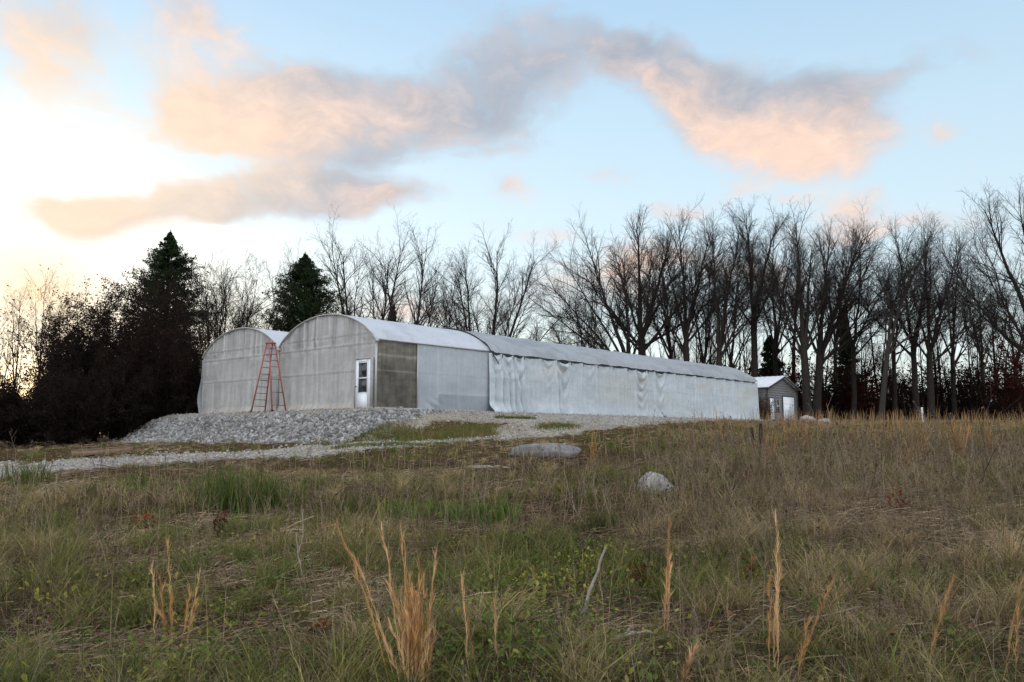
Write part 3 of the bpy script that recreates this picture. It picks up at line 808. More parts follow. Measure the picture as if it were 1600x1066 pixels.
    for k in range(1, 4): m.box(L(42.45, -.094, -.2 + k * .545), np.r_[SD * 1.03, 0], np.r_[WD * .004, 0], (0, 0, .012))
    m.build('panel_joint', mat_plain('grey_joint', (.45, .47, .48), (.52, .53, .54), 9), g)
    w = panel('window', 40.08, 40.62, .72, 1.66, M_DARKGLASS, off=.05)
    m = MB(); m.box(L(40.35, -.09, 1.22), np.r_[SD * .25, 0], np.r_[WD * .012, 0], (0, 0, .045))
    for s in (-.27, .27): m.box(L(40.35 + s, -.088, 1.19), np.r_[SD * .03, 0], np.r_[WD * .012, 0], (0, 0, .48))
    m.build('window_frame', mat_plain('weathered_white', (.35, .36, .37), (.5, .5, .5), 9), w)
build_shed()

# ------------------------------------------------------------------ small solid things
M_WOOD = mat_plain('weathered_wood', (.20, .13, .09), (.38, .26, .18), 14, .85, .4, stretch=(1, 6, 6))
M_ROCK = mat_plain('grey_rock', (.13, .127, .12), (.27, .26, .245), 5, .9, .6, .1)
M_PALEROCK = mat_plain('pale_rock', (.20, .19, .17), (.42, .40, .37), 7, .9, .6, .1)

def boulder(px, py, wid, dep, hei, label, mat, seed, sink=.3, flat=1.0, facets=7):
    p = on_ground(px, py); rng = np.random.default_rng(seed)
    nu, nv = 40, 24
    th = np.linspace(0, 2 * PI, nu, endpoint=False)[:, None]; ph = np.linspace(0.02, PI - .02, nv)[None]
    X = np.cos(th) * np.sin(ph); Y = np.sin(th) * np.sin(ph); Z = np.cos(ph) + 0 * th
    r = 1 + .55 * (fbm(X * 1.3 + 5 * seed, Y * 1.3 + Z * 1.7, seed, 4) - .5) + .10 * (fbm(X * 6, Y * 6 + Z * 5, seed + 9, 3) - .5)
    # flattened facets
    for k in range(facets):
        nrm = norm(rng.normal(size=3) * [1, 1, .7]); s = X * nrm[0] + Y * nrm[1] + Z * nrm[2]
        lim = rng.uniform(.52, .78); r = np.where(s * r > lim, lim / np.maximum(s, .1) * .8 + r * .2, r)
    V = np.stack([X * r * wid / 2, Y * r * dep / 2, Z * r * hei * flat], -1).reshape(-1, 3)
    i = np.arange(nu * nv).reshape(nu, nv)
    Fq = np.stack([i[:, :-1], i[:, 1:], np.roll(i, -1, 0)[:, 1:], np.roll(i, -1, 0)[:, :-1]], -1).reshape(-1, 4)
    o = mesh_np('boulder', V, Fq, mat, smooth=False)
    o.location = (p[0], p[1] + dep * .3, p[2] + hei * (1 - sink) - hei * .5)
    return tag(o, label, 'boulder')
boulder(1030, 774, .72, .65, .40, 'pale boulder half sunk in the brown weeds right of centre', M_PALEROCK, 3)
boulder(862, 713, 2.4, 2.4, .33, 'wide low grey boulder at the lower edge of the gravel drive', M_ROCK, 5, .45, facets=2)
boulder(1263, 660, .95, .7, .34, 'whitish boulder just beside the shed, left one of the pair', M_PALEROCK, 8)
boulder(1291, 661, .95, .6, .24, 'flat whitish boulder under the oaks, right one of the pair beside the shed', M_PALEROCK, 11)
boulder(768, 732, 1.6, .4, .06, 'long narrow pale stone lying in dry grass below the drive', M_PALEROCK, 17)
boulder(1205, 662, .5, .4, .2, 'small grey boulder at the foot of the shed wall', M_ROCK, 19)

def build_pallet():
    a, b = on_ground(116, 713), on_ground(205, 707)
    c = (a + b) / 2; ang = math.atan2(b[1] - a[1], b[0] - a[0]); Lh = np.linalg.norm((b - a)[:2]) / 2
    r = empty('pallet', (c[0], c[1], gz(c[0], c[1])), 'low weathered wooden pallet lying beside the gravel drive', 'pallet', None, ang)
    r.rotation_euler = (0, -math.atan2(b[2] - a[2], 2 * Lh), ang)
    for k, y in enumerate((-.5, 0, .5)):
        mb = MB(); mb.box((0, y, .10), (Lh, 0, 0), (0, .04, 0), (0, 0, .10)); mb.build('stringer', M_WOOD, r)
    mb = MB(); n = 11
    rng = np.random.default_rng(4)
    for k in range(n):
        mb.box((-Lh + .1 + (2 * Lh - .2) * k / (n - 1), rng.uniform(-.02, .02), .215), (.075, 0, 0), (0, .58, 0), (0, 0, .012))
    mb.build('deck_boards', M_WOOD, r)
build_pallet()

def post(name, px, py_base, py_top, rad, label, mat, cat='post', lean=(0, 0), m=8, cap=False):
    p = on_ground(px, py_base); top = at(px, py_top, p[1])
    h = top[2] - p[2]
    mb = MB(); n = 7; s = np.linspace(-.08, 1, n)
    rr = np.full(n, rad) * (1 + .12 * np.sin(np.arange(n) * 2.1)); 
    P = np.stack([lean[0] * s + 0.008 * np.sin(5 * s), lean[1] * s, h * s], -1)
    P = np.concatenate([P, P[-1:] + [[0, 0, .01]]]); rr = np.append(rr, rad * .2)
    mb.tube(P, rr, m)
    o = mb.build(name, mat, None, False); o.location = p
    return tag(o, label, cat)
M_RUST = mat_plain('rusty_dark', (.014, .009, .008), (.035, .02, .015), 20, .9, .3)
post('fence_post', 1188, 716, 662, .05, 'dark rusty post leaning in tall dry grass, taller of the two', M_RUST, lean=(.05, 0))
post('fence_post', 1178, 710, 668, .045, 'dark rusty stub of a post in tall dry grass, shorter of the two', M_RUST, lean=(-.03, 0))
post('marker_post', 1442, 661, 637, .06, 'thin white marker post at the field edge before the oaks', mat_plain('white_pipe', (.66, .67, .67), (.76, .76, .75), 6, .5))
post('utility_post', 1157, 622, 566, .07, 'slim pale post rising behind the far end of the greenhouse', mat_plain('grey_pipe', (.30, .29, .27), (.42, .40, .38), 6, .6))

# ------------------------------------------------------------------ trees
def bark_mat(name, c1, c2):
    return mat_plain(name, c1, c2, 7, .9, .6, .1, stretch=(3, 3, .6))
M_BARK = bark_mat('grey_bark', (.021, .017, .015), (.048, .040, .034))
M_BARKD = bark_mat('dark_bark', (.016, .012, .010), (.036, .028, .024))
M_BARKL = bark_mat('pale_bark', (.032, .027, .023), (.066, .058, .050))
M_LEAF = mat_blade('leaf', .3)

def grow(P, R, nper, s0, s1, ang, lenf, rng, k, up, wig, taper=.25, ratio=.62, minr=.004):
    """children along every parent path; all branches of one level at once"""
    n, kp, _ = P.shape
    L = np.linalg.norm(np.diff(P, axis=1), axis=2).sum(1)
    s = s0 + (s1 - s0) * (np.arange(nper)[None] + rng.uniform(0, 1, (n, nper))) / nper
    f = s * (kp - 1); i = np.minimum(f.astype(int), kp - 2); fr = (f - i)[..., None]
    ar = np.arange(n)[:, None]
    A, B = P[ar, i], P[ar, i + 1]
    pos = A * (1 - fr) + B * fr
    T = norm(B - A)
    rad = R[ar, i] * (1 - fr[..., 0]) + R[ar, i + 1] * fr[..., 0]
    ref = norm(rng.normal(size=T.shape)); U = norm(np.cross(T, ref)); W = np.cross(T, U)
    phi = rng.uniform(0, 2 * PI, (n, 1, 1)) + np.arange(nper)[None, :, None] * 2.4 + rng.normal(0, .4, (n, nper, 1))
    th = np.radians(rng.uniform(ang[0], ang[1], (n, nper, 1)))
    D = T * np.cos(th) + (U * np.cos(phi) + W * np.sin(phi)) * np.sin(th)
    D[..., 2] += up * .5; D = norm(D)
    ln = L[:, None] * lenf * (1.05 - .55 * s) * rng.uniform(.6, 1.25, (n, nper))
    m = n * nper
    pos, D, ln, rad = pos.reshape(m, 3), D.reshape(m, 3), ln.reshape(m), rad.reshape(m)
    Q = np.empty((m, k, 3)); Q[:, 0] = pos; d = D.copy(); st = ln / (k - 1)
    for j in range(1, k):
        d = d + rng.normal(0, wig, (m, 3)); d[:, 2] += up / (k - 1); d = norm(d)
        Q[:, j] = Q[:, j - 1] + d * st[:, None]
    r0 = np.maximum(np.minimum(rad * ratio, .012 * ln + .004), minr)
    RR = r0[:, None] * np.linspace(1, taper, k)[None]
    return Q, np.maximum(RR, minr * .6)

def limb_paths(rng, H, spread, fork, r0, nl, lean, kmax=12, vase=.6, dome=.30, low=.0, wob=.03, ell=(1, 1), fan=0):
    """trunk and main limbs; limb targets lie on a domed crown"""
    k = 9
    zt = np.linspace(-.25, fork * H, k)
    l2 = np.array(lean, float)
    tr = np.stack([l2[0] * (zt / H) * .55, l2[1] * (zt / H) * .55, zt], -1)
    w = np.cumsum(rng.normal(0, .045 * r0 * 2, (k, 2)), 0); w -= w[0]; tr[:, :2] += w
    trR = r0 * (1 - .28 * np.linspace(0, 1, k)); trR[0] *= 1.45; trR[1] *= 1.12
    Ps, Rs = [], []
    ph0 = rng.uniform(0, 2 * PI)
    for i in range(nl):
        rho = math.sqrt((i + .35) / nl) if i else .15
        phi = ph0 + i * 2.4 + rng.normal(0, .25)
        hs = fork * (1.0 if i < 3 else rng.uniform(.80 - low, 1.0)); hs = min(hs, 1.0 * fork)
        j = np.interp(hs * H, tr[:, 2], np.arange(k)); j0 = int(min(j, k - 2)); fr = j - j0
        A = tr[j0] * (1 - fr) + tr[j0 + 1] * fr
        top = H * (1 - dome * rho ** 2) * rng.uniform(.93, 1.0)
        if low and i > nl * .6: top *= rng.uniform(.72, .95)
        B = np.array([l2[0] + spread * ell[0] * rho * math.cos(phi), l2[1] + spread * ell[1] * rho * math.sin(phi), top])
        hd = B - A
        if fan: B = A + hd * .87; hd = B - A
        C = A + np.array([hd[0] * vase, hd[1] * vase, hd[2] * rng.uniform(.42, .54)])
        t = np.linspace(0, 1, kmax)[:, None]
        Q = A * (1 - t) ** 2 + 2 * C * t * (1 - t) + B * t * t
        q = np.cumsum(rng.normal(0, wob * np.linalg.norm(hd) / 3.2, (kmax, 3)), 0); q -= np.linspace(0, 1, kmax)[:, None] * q[-1] * .6; q[0] = 0
        Q = Q + q * np.array([1, 1, .4]) * .55
        Ps.append(Q)
        rr = r0 * (.56 if i < 2 else rng.uniform(.28, .42))
        Rs.append(rr * (np.linspace(1, .14, kmax) ** 1.1))
    return tr, trR, np.array(Ps), np.array(Rs)

def bare_tree(name, label, cat, loc, H, spread, fork, r0, nl, seed, lean=(0, 0), mat=None, group=None, n2=16, n3=10, n4=7, vase=.52, dome=.40, low=.0,
              ang2=(24, 52), up=.14, leaves=0, leafcol=(.10, .05, .03), leafsize=.09, wob=.03, twig=.0055, ell=(1.35, .72), stems=1, clear=.22, fan=6):
    rng = np.random.default_rng(seed)
    mat = mat or M_BARK
    r = empty(name, loc, label, cat, group)
    T1 = MB(); C = MB(); tips = []
    for sidx in range(stems):
        if stems == 1: st = (H, spread, lean, 0, 0)
        else:
            a = 2 * PI * sidx / stems + rng.uniform(-.4, .4); k = rng.uniform(.8, 1.2)
            st = (H * rng.uniform(.86, 1), spread * .62, (lean[0] + math.cos(a) * spread * .5 * k, lean[1] + math.sin(a) * spread * .5 * k), math.cos(a) * r0 * .9, math.sin(a) * r0 * .9)
        tr, trR, P, R = limb_paths(rng, st[0], st[1], fork, r0 * (1 if stems == 1 else .78), nl, st[2], 12, vase, dome, low, wob, ell, fan)
        off = np.array([st[3], st[4], 0]); tr = tr + off; P = P + off
        V, F = tubes(tr[None], trR[None], 10); T1.add(V, F)
        V, F = tubes(P, R, 7); C.add(V, F)
        P2, R2 = grow(P, R, n2, clear, .98, ang2, .42, rng, 7, up, .11)
        if fan:
            Pf, Rf = grow(P, R, fan, .66, .995, (12, 40), .52, rng, 7, up * .5, .10, ratio=.72)
            P2 = np.concatenate([P2, Pf]); R2 = np.concatenate([R2, Rf])
        V, F = tubes(P2, R2, 4); C.add(V, F)
        P3_, R3 = grow(P2, R2, n3, .15, .98, (22, 56), .47, rng, 5, up * .6, .14, minr=twig)
        V, F = tubes(P3_, R3, 3); C.add(V, F)
        if n4:
            P4, R4 = grow(P3_, R3, n4, .12, 1.0, (20, 58), .52, rng, 3, up * .5, .12, minr=twig * .8)
            V, F = tubes(P4, R4, 3); C.add(V, F)
            tips.append(P4.reshape(-1, 3))
        else: tips.append(P3_.reshape(-1, 3))
    T1.build('trunk', mat, r, True)
    C.build('crown', mat, r, True)
    if leaves:
        tp = np.concatenate(tips)
        p = tp[rng.integers(0, len(tp), leaves)] + rng.normal(0, .10, (leaves, 3)); p[:, 2] = np.abs(p[:, 2])
        V, F, c = leaf_cloud(p, leafsize, leafcol, rng)
        mesh_np('foliage', V, F, M_LEAF, r, c)
    return r

def leaf_cloud(p, size, col, rng, flat=0., var=.35):
    n = len(p)
    d = norm(rng.normal(size=(n, 3)) * [1, 1, 1 - flat]); e = norm(np.cross(d, norm(rng.normal(size=(n, 3)))))
    s = size * rng.uniform(.55, 1.3, (n, 1)); w = s * rng.uniform(.35, .6, (n, 1))
    V = np.stack([p - d * s, p + e * w, p + d * s, p - e * w], 1)
    F = np.arange(n * 4).reshape(n, 4)
    c = np.array(col)[None] * rng.uniform(1 - var, 1 + var, (n, 1)) * (1 + rng.normal(0, .08, (n, 3)))
    return V.reshape(-1, 3), F, np.repeat(np.clip(c, .004, 1), 4, 0)

def cedar(name, label, loc, H, Rb, seed, cat='conifer', nb=330, per=26, lsz=.085, col=(.030, .048, .022), shape=.8, skirt=.05, cap=1.0):
    rng = np.random.default_rng(seed)
    r = empty(name, loc, label, cat)
    z = np.linspace(-.3, H * .98, 10); T = MB()
    T.tube(np.stack([.05 * np.sin(z), .05 * np.cos(z * 1.3), z], -1), np.linspace(.22 * H / 13, .02, 10), 9); T.build('trunk', M_BARKD, r, True)
    h = rng.uniform(skirt, 1, nb) ** .85; phi = np.arange(nb) * 2.39996 + rng.normal(0, .3, nb)
    env = Rb * np.minimum(np.minimum(np.maximum((1 - h) ** shape - .015, .004), cap), .3 + 3.2 * h) * (1 + .25 * np.sin(phi * 2 + h * 9) * rng.uniform(.3, 1, nb)) * rng.uniform(.50, 1.18, nb) + .04
    k = 6; t = np.linspace(0, 1, k)[None]
    rise = np.where(h > .9, .3, np.where(h > .5, .5, .25))[:, None]
    P = np.stack([np.cos(phi)[:, None] * env[:, None] * t, np.sin(phi)[:, None] * env[:, None] * t,
                  (h * H * .96)[:, None] + env[:, None] * (rise * t - .18 * t * t) + .05 * t], -1)
    R = np.linspace(1, .25, k)[None] * (.012 + .010 * env)[:, None]
    P2, R2 = grow(P, R, 6, .2, 1.0, (25, 60), .45, rng, 4, .25, .12, minr=.005)
    C = MB(); V, F = tubes(P, R, 4); C.add(V, F); V, F = tubes(P2, R2, 3); C.add(V, F)
    C.build('limbs', M_BARKD, r, True)
    # sprays of scale leaves along the twigs
    m = len(P2); s = rng.uniform(.15, 1.05, (m, per)); f = np.clip(s, 0, .999) * 3; i = f.astype(int); fr = (f - i)[..., None]; ar = np.arange(m)[:, None]
    p = P2[ar, i] * (1 - fr) + P2[ar, i + 1] * fr + rng.normal(0, .075, (m, per, 3)) * (1 - .55 * np.repeat((P2[:, :1, 2:] > H * .9), per, 1))
    clump = np.repeat(rng.uniform(.55, 1.4, (m, 1)), per, 1).reshape(-1, 1)
    V, F, c = leaf_cloud(p.reshape(-1, 3), lsz, col, rng)
    mesh_np('foliage', V, F, M_LEAF, r, c * np.repeat(clump, 4, 0))
    return r

def base_at(px, y):
    d = ray(px, 640); x = d[0] / d[1] * y
    return (float(x), float(y), gz(x, y) - .02)

def height_to(px, py_top, y):
    b = base_at(px, y); return at(px, py_top, y)[2] - b[2]

PXM = lambda y: y / F_PX                      # metres per photo pixel at a distance

GRP = 'bare trees around the greenhouse'
def oak(px, y, top, half, fork, r0, nl, seed, label, lean_px=0, **kw):
    H = height_to(px, top, y)
    return bare_tree('bare_oak', label, 'tree', base_at(px, y), H, half * PXM(y) * 1.30, fork, r0, nl, seed,
                     lean=(lean_px * PXM(y), 0), group=GRP, **kw)

# oaks behind the long side, from the greenhouse middle to the right edge
oak(993, 72, 340, 90, .26, .40, 9, 101, 'bare oak leaning far out over the greenhouse roof with limbs fanned to one side', -66, vase=.46, ell=(1.2, .7))
oak(1004, 75, 318, 84, .38, .46, 10, 102, 'stout bare oak with a straight trunk and broad domed crown behind the greenhouse', 6, vase=.55)
oak(930, 82, 432, 52, .30, .27, 7, 103, 'low spreading bare oak tucked beside the leaning oak above the roof', -8, n3=7)
oak(1052, 78, 352, 40, .34, .26, 6, 104, 'slender bare oak with a bent trunk next to the broad domed oak', -22, vase=.5)
oak(1070, 74, 316, 64, .36, .36, 9, 105, 'tall bare oak with two heavy upright limbs above the roof end', 10)
oak(1098, 80, 352, 40, .30, .24, 6, 106, 'thin bare oak curving outwards between two heavier oaks behind the roof', 16, vase=.5)
oak(1122, 72, 318, 64, .32, .33, 8, 107, 'bare oak with trunk leaning towards the shed and a high narrow crown', 36, vase=.5)
oak(1141, 78, 345, 44, .30, .24, 6, 108, 'bare oak rising right behind the slim pale post', 20)
oak(1180, 74, 302, 58, .46, .34, 8, 109, 'tallest straight bare oak standing directly behind the white shed roof', 8, vase=.5)
oak(1212, 80, 330, 46, .36, .27, 7, 110, 'bare oak with ragged upper limbs just right of the shed roof peak', 10)
oak(1262, 71, 322, 62, .34, .40, 8, 111, 'heavy bare oak with forked trunk beside the two whitish boulders', -6, vase=.5)
oak(1275, 73, 314, 86, .30, .42, 10, 112, 'big bare oak fanning long straight limbs towards the right, near the boulders', 82, vase=.45, ell=(1.1, .7))
oak(1333, 76, 345, 50, .38, .26, 6, 113, 'dark bare oak with a crooked trunk between the fanned oak and the pale trunk', 24)
oak(1375, 70, 328, 58, .34, .27, 7, 114, 'pale barked bare oak leaning to the right near the white marker post', 92, mat=M_BARKL, vase=.42)
oak(1398, 77, 385, 46, .40, .22, 6, 115, 'small bare oak with drooping side limbs behind the pale barked oak', 20, low=.2)
oak(1432, 74, 336, 62, .36, .30, 7, 116, 'bare oak standing right behind the white marker post', -10, vase=.5)
oak(1455, 72, 342, 72, .34, .33, 8, 117, 'bare oak with twisted limbs just right of the white marker post', 26, wob=.05)
oak(1490, 78, 372, 44, .36, .26, 7, 118, 'bare oak with thin tangled crown second in from the right edge group', 16)
oak(1538, 80, 400, 42, .36, .24, 6, 119, 'low bare oak under the great oak at the right edge', 4)
oak(1640, 62, 268, 105, .30, .42, 10, 120, 'great bare oak at the right edge with limbs reaching into the picture', -28, wob=.05, vase=.6, low=.25, n2=14)
oak(1590, 84, 420, 44, .36, .24, 6, 121, 'small bare oak behind the great oak at the right edge', 0)
oak(1305, 84, 352, 46, .40, .24, 6, 122, 'thin bare oak deep behind the fanned oak, trunk hidden in brush', 26)
oak(1240, 86, 345, 44, .40, .24, 6, 123, 'thin bare oak deep behind the shed', 12)
# trees behind the white roof, left half
oak(553, 66, 332, 78, .20, .33, 7, 131, 'bare tree leaning over the tall gable with long arched limbs beside the dark cedar', -30, vase=.42, n4=5, n3=8, n2=12)
oak(588, 64, 348, 76, .18, .31, 6, 132, 'bare tree with wide open crown above the ridge of the white roof', 20, vase=.5, n4=5, n3=8, n2=11)
oak(637, 66, 352, 80, .16, .32, 7, 133, 'bare tree forking low with four limbs above the white film roof', 14, vase=.55, n4=5, n3=8, n2=11)
oak(689, 70, 395, 52, .20, .24, 5, 134, 'smaller bare tree with slanting limbs where the white roof meets grey cloth', 10, n4=5)
oak(750, 71, 372, 62, .17, .30, 6, 135, 'left one of the twin bare trees over the start of the grey cloth roof', -22, vase=.5, n2=11)
oak(768, 70, 358, 80, .17, .34, 8, 136, 'right one of the twin bare trees, broad vase crown over the grey cloth roof', 20, vase=.5, n2=12)
oak(447, 72, 372, 52, .22, .18, 6, 137, 'fine twigged bare tree seen behind the cedar next to the tall gable', -8, n2=12, twig=.004)
oak(333, 50, 376, 62, .10, .22, 6, 138, 'many stemmed bare tree beside the tall cedar at the left gable', 8, stems=4, vase=.5, n2=10, n3=8, n4=6, twig=.0075, mat=M_BARKD)
for px, y, tp, hf, sd, lb in ((842, 105, 474, 34, 141, 'distant bare tree low over the roof, first beside the twin trees'), (876, 112, 478, 34, 142, 'distant bare tree low over the roof, middle one of three'),
                              (908, 100, 462, 32, 143, 'distant bare tree low over the roof, next to the low spreading oak')):
    oak(px, y, tp, hf, .25, .2, 6, sd, lb, 0, n2=10, n3=8, n4=5, twig=.008)
# saplings against the glow
for px, y, tp, hf, sd, lb in ((20, 50, 430, 22, 151, 'thin leafless sapling at the left edge against the glow'), (58, 56, 408, 30, 152, 'tallest thin sapling against the yellow glow, left of the brown thicket'),
                              (85, 60, 432, 26, 153, 'fine twigged sapling behind the brown thicket in the glow'), (-12, 48, 470, 26, 154, 'leafy sapling cut by the left edge')):
    H = height_to(px, tp, y)
    bare_tree('sapling', lb, 'sapling', base_at(px, y), H, hf * PXM(y), .35, .09, 5, sd, mat=M_BARKD, n2=10, n3=7, n4=4, leaves=160 if sd in (151, 154) else 60, leafcol=(.05, .03, .02), group='saplings against the glow', twig=.005)
# cedars
b = base_at(252, 52); cedar('cedar', 'tall dark cedar with pointed top, beside the many stemmed bare tree', b, height_to(252, 352, 52), 5.8, 201, shape=.86, nb=640, per=20, lsz=.065, cap=.47)
b = base_at(470, 58); cedar('cedar', 'broad dark cedar rising behind the valley between the two gables', b, height_to(470, 388, 58), 6.2, 202, shape=.84, nb=560, per=20, lsz=.07, cap=.40)
b = base_at(612, 84); cedar('cedar', 'small distant cedar peeping over the white film roof', b, height_to(612, 468, 84), 1.7, 203, nb=180, per=20, lsz=.1)
b = base_at(425, 74); cedar('cedar', 'small cedar low between the two gables, left of the broad cedar', b, height_to(425, 505, 74), 2.0, 204, nb=160, per=20, lsz=.1)
b = base_at(1207, 82); cedar('cedar', 'dark evergreen low behind the shed roof', b, height_to(1207, 520, 82), 2.8, 205, nb=200, per=22, lsz=.1)
b = base_at(1325, 90); cedar('cedar', 'tall narrow evergreen deep among the oaks right of the shed', b, height_to(1325, 475, 90), 2.3, 206, nb=220, per=20, lsz=.1)
b = base_at(962, 88); cedar('cedar', 'low evergreen showing just over the grey roof under the oaks', b, height_to(962, 545, 88), 2.6, 207, nb=120, per=20, lsz=.12)

# brown-leaved thicket trees on the left
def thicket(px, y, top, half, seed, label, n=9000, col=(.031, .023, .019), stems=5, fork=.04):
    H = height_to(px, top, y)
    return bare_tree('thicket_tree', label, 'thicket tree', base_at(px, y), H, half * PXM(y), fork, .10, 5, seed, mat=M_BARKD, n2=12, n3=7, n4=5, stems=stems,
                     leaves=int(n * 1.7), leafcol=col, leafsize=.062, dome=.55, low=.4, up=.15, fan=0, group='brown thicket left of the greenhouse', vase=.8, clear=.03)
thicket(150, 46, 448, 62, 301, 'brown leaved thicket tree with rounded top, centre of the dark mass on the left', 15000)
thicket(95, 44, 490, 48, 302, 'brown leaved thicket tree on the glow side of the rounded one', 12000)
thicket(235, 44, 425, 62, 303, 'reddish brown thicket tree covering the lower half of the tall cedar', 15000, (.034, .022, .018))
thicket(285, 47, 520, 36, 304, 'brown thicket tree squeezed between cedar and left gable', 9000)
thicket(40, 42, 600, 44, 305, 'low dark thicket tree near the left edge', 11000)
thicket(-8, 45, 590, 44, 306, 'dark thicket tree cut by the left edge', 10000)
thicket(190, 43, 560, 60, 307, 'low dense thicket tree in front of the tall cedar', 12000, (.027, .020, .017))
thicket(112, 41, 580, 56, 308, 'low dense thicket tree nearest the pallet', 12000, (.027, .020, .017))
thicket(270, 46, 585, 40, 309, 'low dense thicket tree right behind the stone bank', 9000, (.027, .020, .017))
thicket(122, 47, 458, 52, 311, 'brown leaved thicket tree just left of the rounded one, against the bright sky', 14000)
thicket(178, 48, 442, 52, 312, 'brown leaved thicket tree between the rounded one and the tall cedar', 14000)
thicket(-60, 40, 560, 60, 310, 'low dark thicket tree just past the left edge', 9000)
# brown and red leaved understorey under the oaks
def under(px, y, top, half, seed, label, n=5000, col=(.032, .019, .014)):
    H = height_to(px, top, y)
    return bare_tree('understorey_shrub', label, 'shrub', base_at(px, y), H, half * PXM(y), .12, .07, 5, seed, mat=M_BARKD, n2=8, n3=6, n4=4, stems=3,
                     leaves=n, leafcol=col, leafsize=.10, dome=.78, low=.5, up=.15, fan=0, group='shrubs under the oaks', vase=.8, clear=.03)
under(1250, 76, 545, 36, 321, 'red brown shrub right behind the shed', 6000, (.045, .015, .011))
under(1300, 79, 555, 40, 322, 'brown shrub between the two forked oaks near the boulders', 6000)
under(1345, 78, 560, 40, 323, 'red leaved shrub behind the crooked dark oak', 6000, (.05, .014, .011))
under(1400, 80, 570, 42, 324, 'brown shrub behind the pale barked oak', 6000)
under(1470, 80, 560, 44, 325, 'brown shrub behind the oak with twisted limbs', 6000, (.028, .018, .014))
under(1530, 78, 560, 44, 326, 'dull brown shrub under the low oak towards the right edge', 6000)
under(1592, 74, 520, 40, 327, 'rust red leaved shrub at the right edge under the great oak', 6000, (.06, .018, .013))
under(1190, 80, 555, 34, 328, 'brown shrub behind the greenhouse end and the shed', 4500)

c = P3(37.6, -.1, 0); c[2] = gz(c[0], c[1])
bare_tree('dry_shrub', 'brown dried shrub filling the gap between greenhouse end and shed', 'shrub', tuple(c), 2.1, .8, .10, .03, 5, 341, mat=M_BARKD, n2=8, n3=6, n4=4, stems=4,
          leaves=2500, leafcol=(.15, .10, .07), leafsize=.05, dome=.6, low=.4, up=.15, fan=0, vase=.7, clear=.05, ell=(1, 1))
# the wood beyond: reads as one dark mass
def build_woods():
    rng = np.random.default_rng(77)
    mb = MB()
    n = 230
    x = np.concatenate([rng.uniform(16, 95, 160), rng.uniform(-95, -22, 70)]); y = np.concatenate([rng.uniform(86, 125, 160), rng.uniform(58, 95, 70)])
    z = G(x, y) - .3; H = np.concatenate([rng.uniform(8, 16, 160), rng.uniform(5, 9, 70)]); t = np.linspace(0, 1, 8)[None]
    lx = rng.normal(0, 1.0, n)
    P = np.stack([x[:, None] + lx[:, None] * t ** 1.5, y[:, None] + 0 * t, z[:, None] + H[:, None] * t], -1)
    P[..., :2] += np.cumsum(rng.normal(0, .06, (n, 8, 2)), 1)
    R = (rng.uniform(.07, .19, n))[:, None] * np.linspace(1, .12, 8)[None]
    V, F = tubes(P, R, 6); mb.add(V, F)
    P2, R2 = grow(P, R, 14, .3, 1, (25, 60), .34, rng, 5, .4, .1, minr=.012); V, F = tubes(P2, R2, 3); mb.add(V, F)
    P3_, R3 = grow(P2, R2, 9, .15, 1, (20, 55), .5, rng, 4, .3, .12, minr=.010); V, F = tubes(P3_, R3, 3); mb.add(V, F)
    # brush
    m = 2600
    bx = np.concatenate([rng.uniform(22, 100, 2000), rng.uniform(-100, -26, 600)]); by = np.concatenate([rng.uniform(80, 118, 2000), rng.uniform(56, 90, 600)])
    P = np.empty((m, 4, 3)); P[:, 0] = np.stack([bx, by, G(bx, by) - .1], -1); d = norm(np.stack([rng.normal(0, .45, m), rng.normal(0, .45, m), np.ones(m)], -1)); L = rng.uniform(1.2, 5.2, m)
    for j in range(1, 4): P[:, j] = P[:, j - 1] + norm(d + rng.normal(0, .15, (m, 3))) * (L / 3)[:, None]
    R = np.full((m, 1), .022) * np.array([[1, .8, .6, .3]])
    V, F = tubes(P, R, 3); mb.add(V, F)
    P2, R2 = grow(P, R, 7, .2, 1, (20, 60), .4, rng, 4, .2, .12, minr=.010); V, F = tubes(P2, R2, 3); mb.add(V, F)
    nv = mb.n
    k = 210000
    xs = np.concatenate([rng.uniform(20, 105, 155000), rng.uniform(-105, -23, 55000)]); ys = np.concatenate([rng.uniform(80, 122, 155000), rng.uniform(54, 92, 55000)])
    den = fbm(xs * .12, ys * .12, 71, 3)
    hh = np.abs(rng.normal(0, 1, k)) * (1.8 + 5.5 * np.clip(den - .25, 0, 1)); hh = np.where(hh > 6.5, rng.uniform(0, 6.5, k), hh) * np.where(xs < 0, .7, 1)
    p = np.stack([xs, ys, G(xs, ys) + hh], -1)
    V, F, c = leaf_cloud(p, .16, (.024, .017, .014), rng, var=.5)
    mb.add(V, F)
    cc = np.concatenate([np.tile([[.026, .021, .019]], (nv, 1)), c])
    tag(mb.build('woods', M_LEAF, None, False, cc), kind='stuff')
build_woods()

# ------------------------------------------------------------------ field vegetation
M_BLADE = mat_blade('blade', .35)
M_GCOVER = mat_blade('cover_leaf', .25)

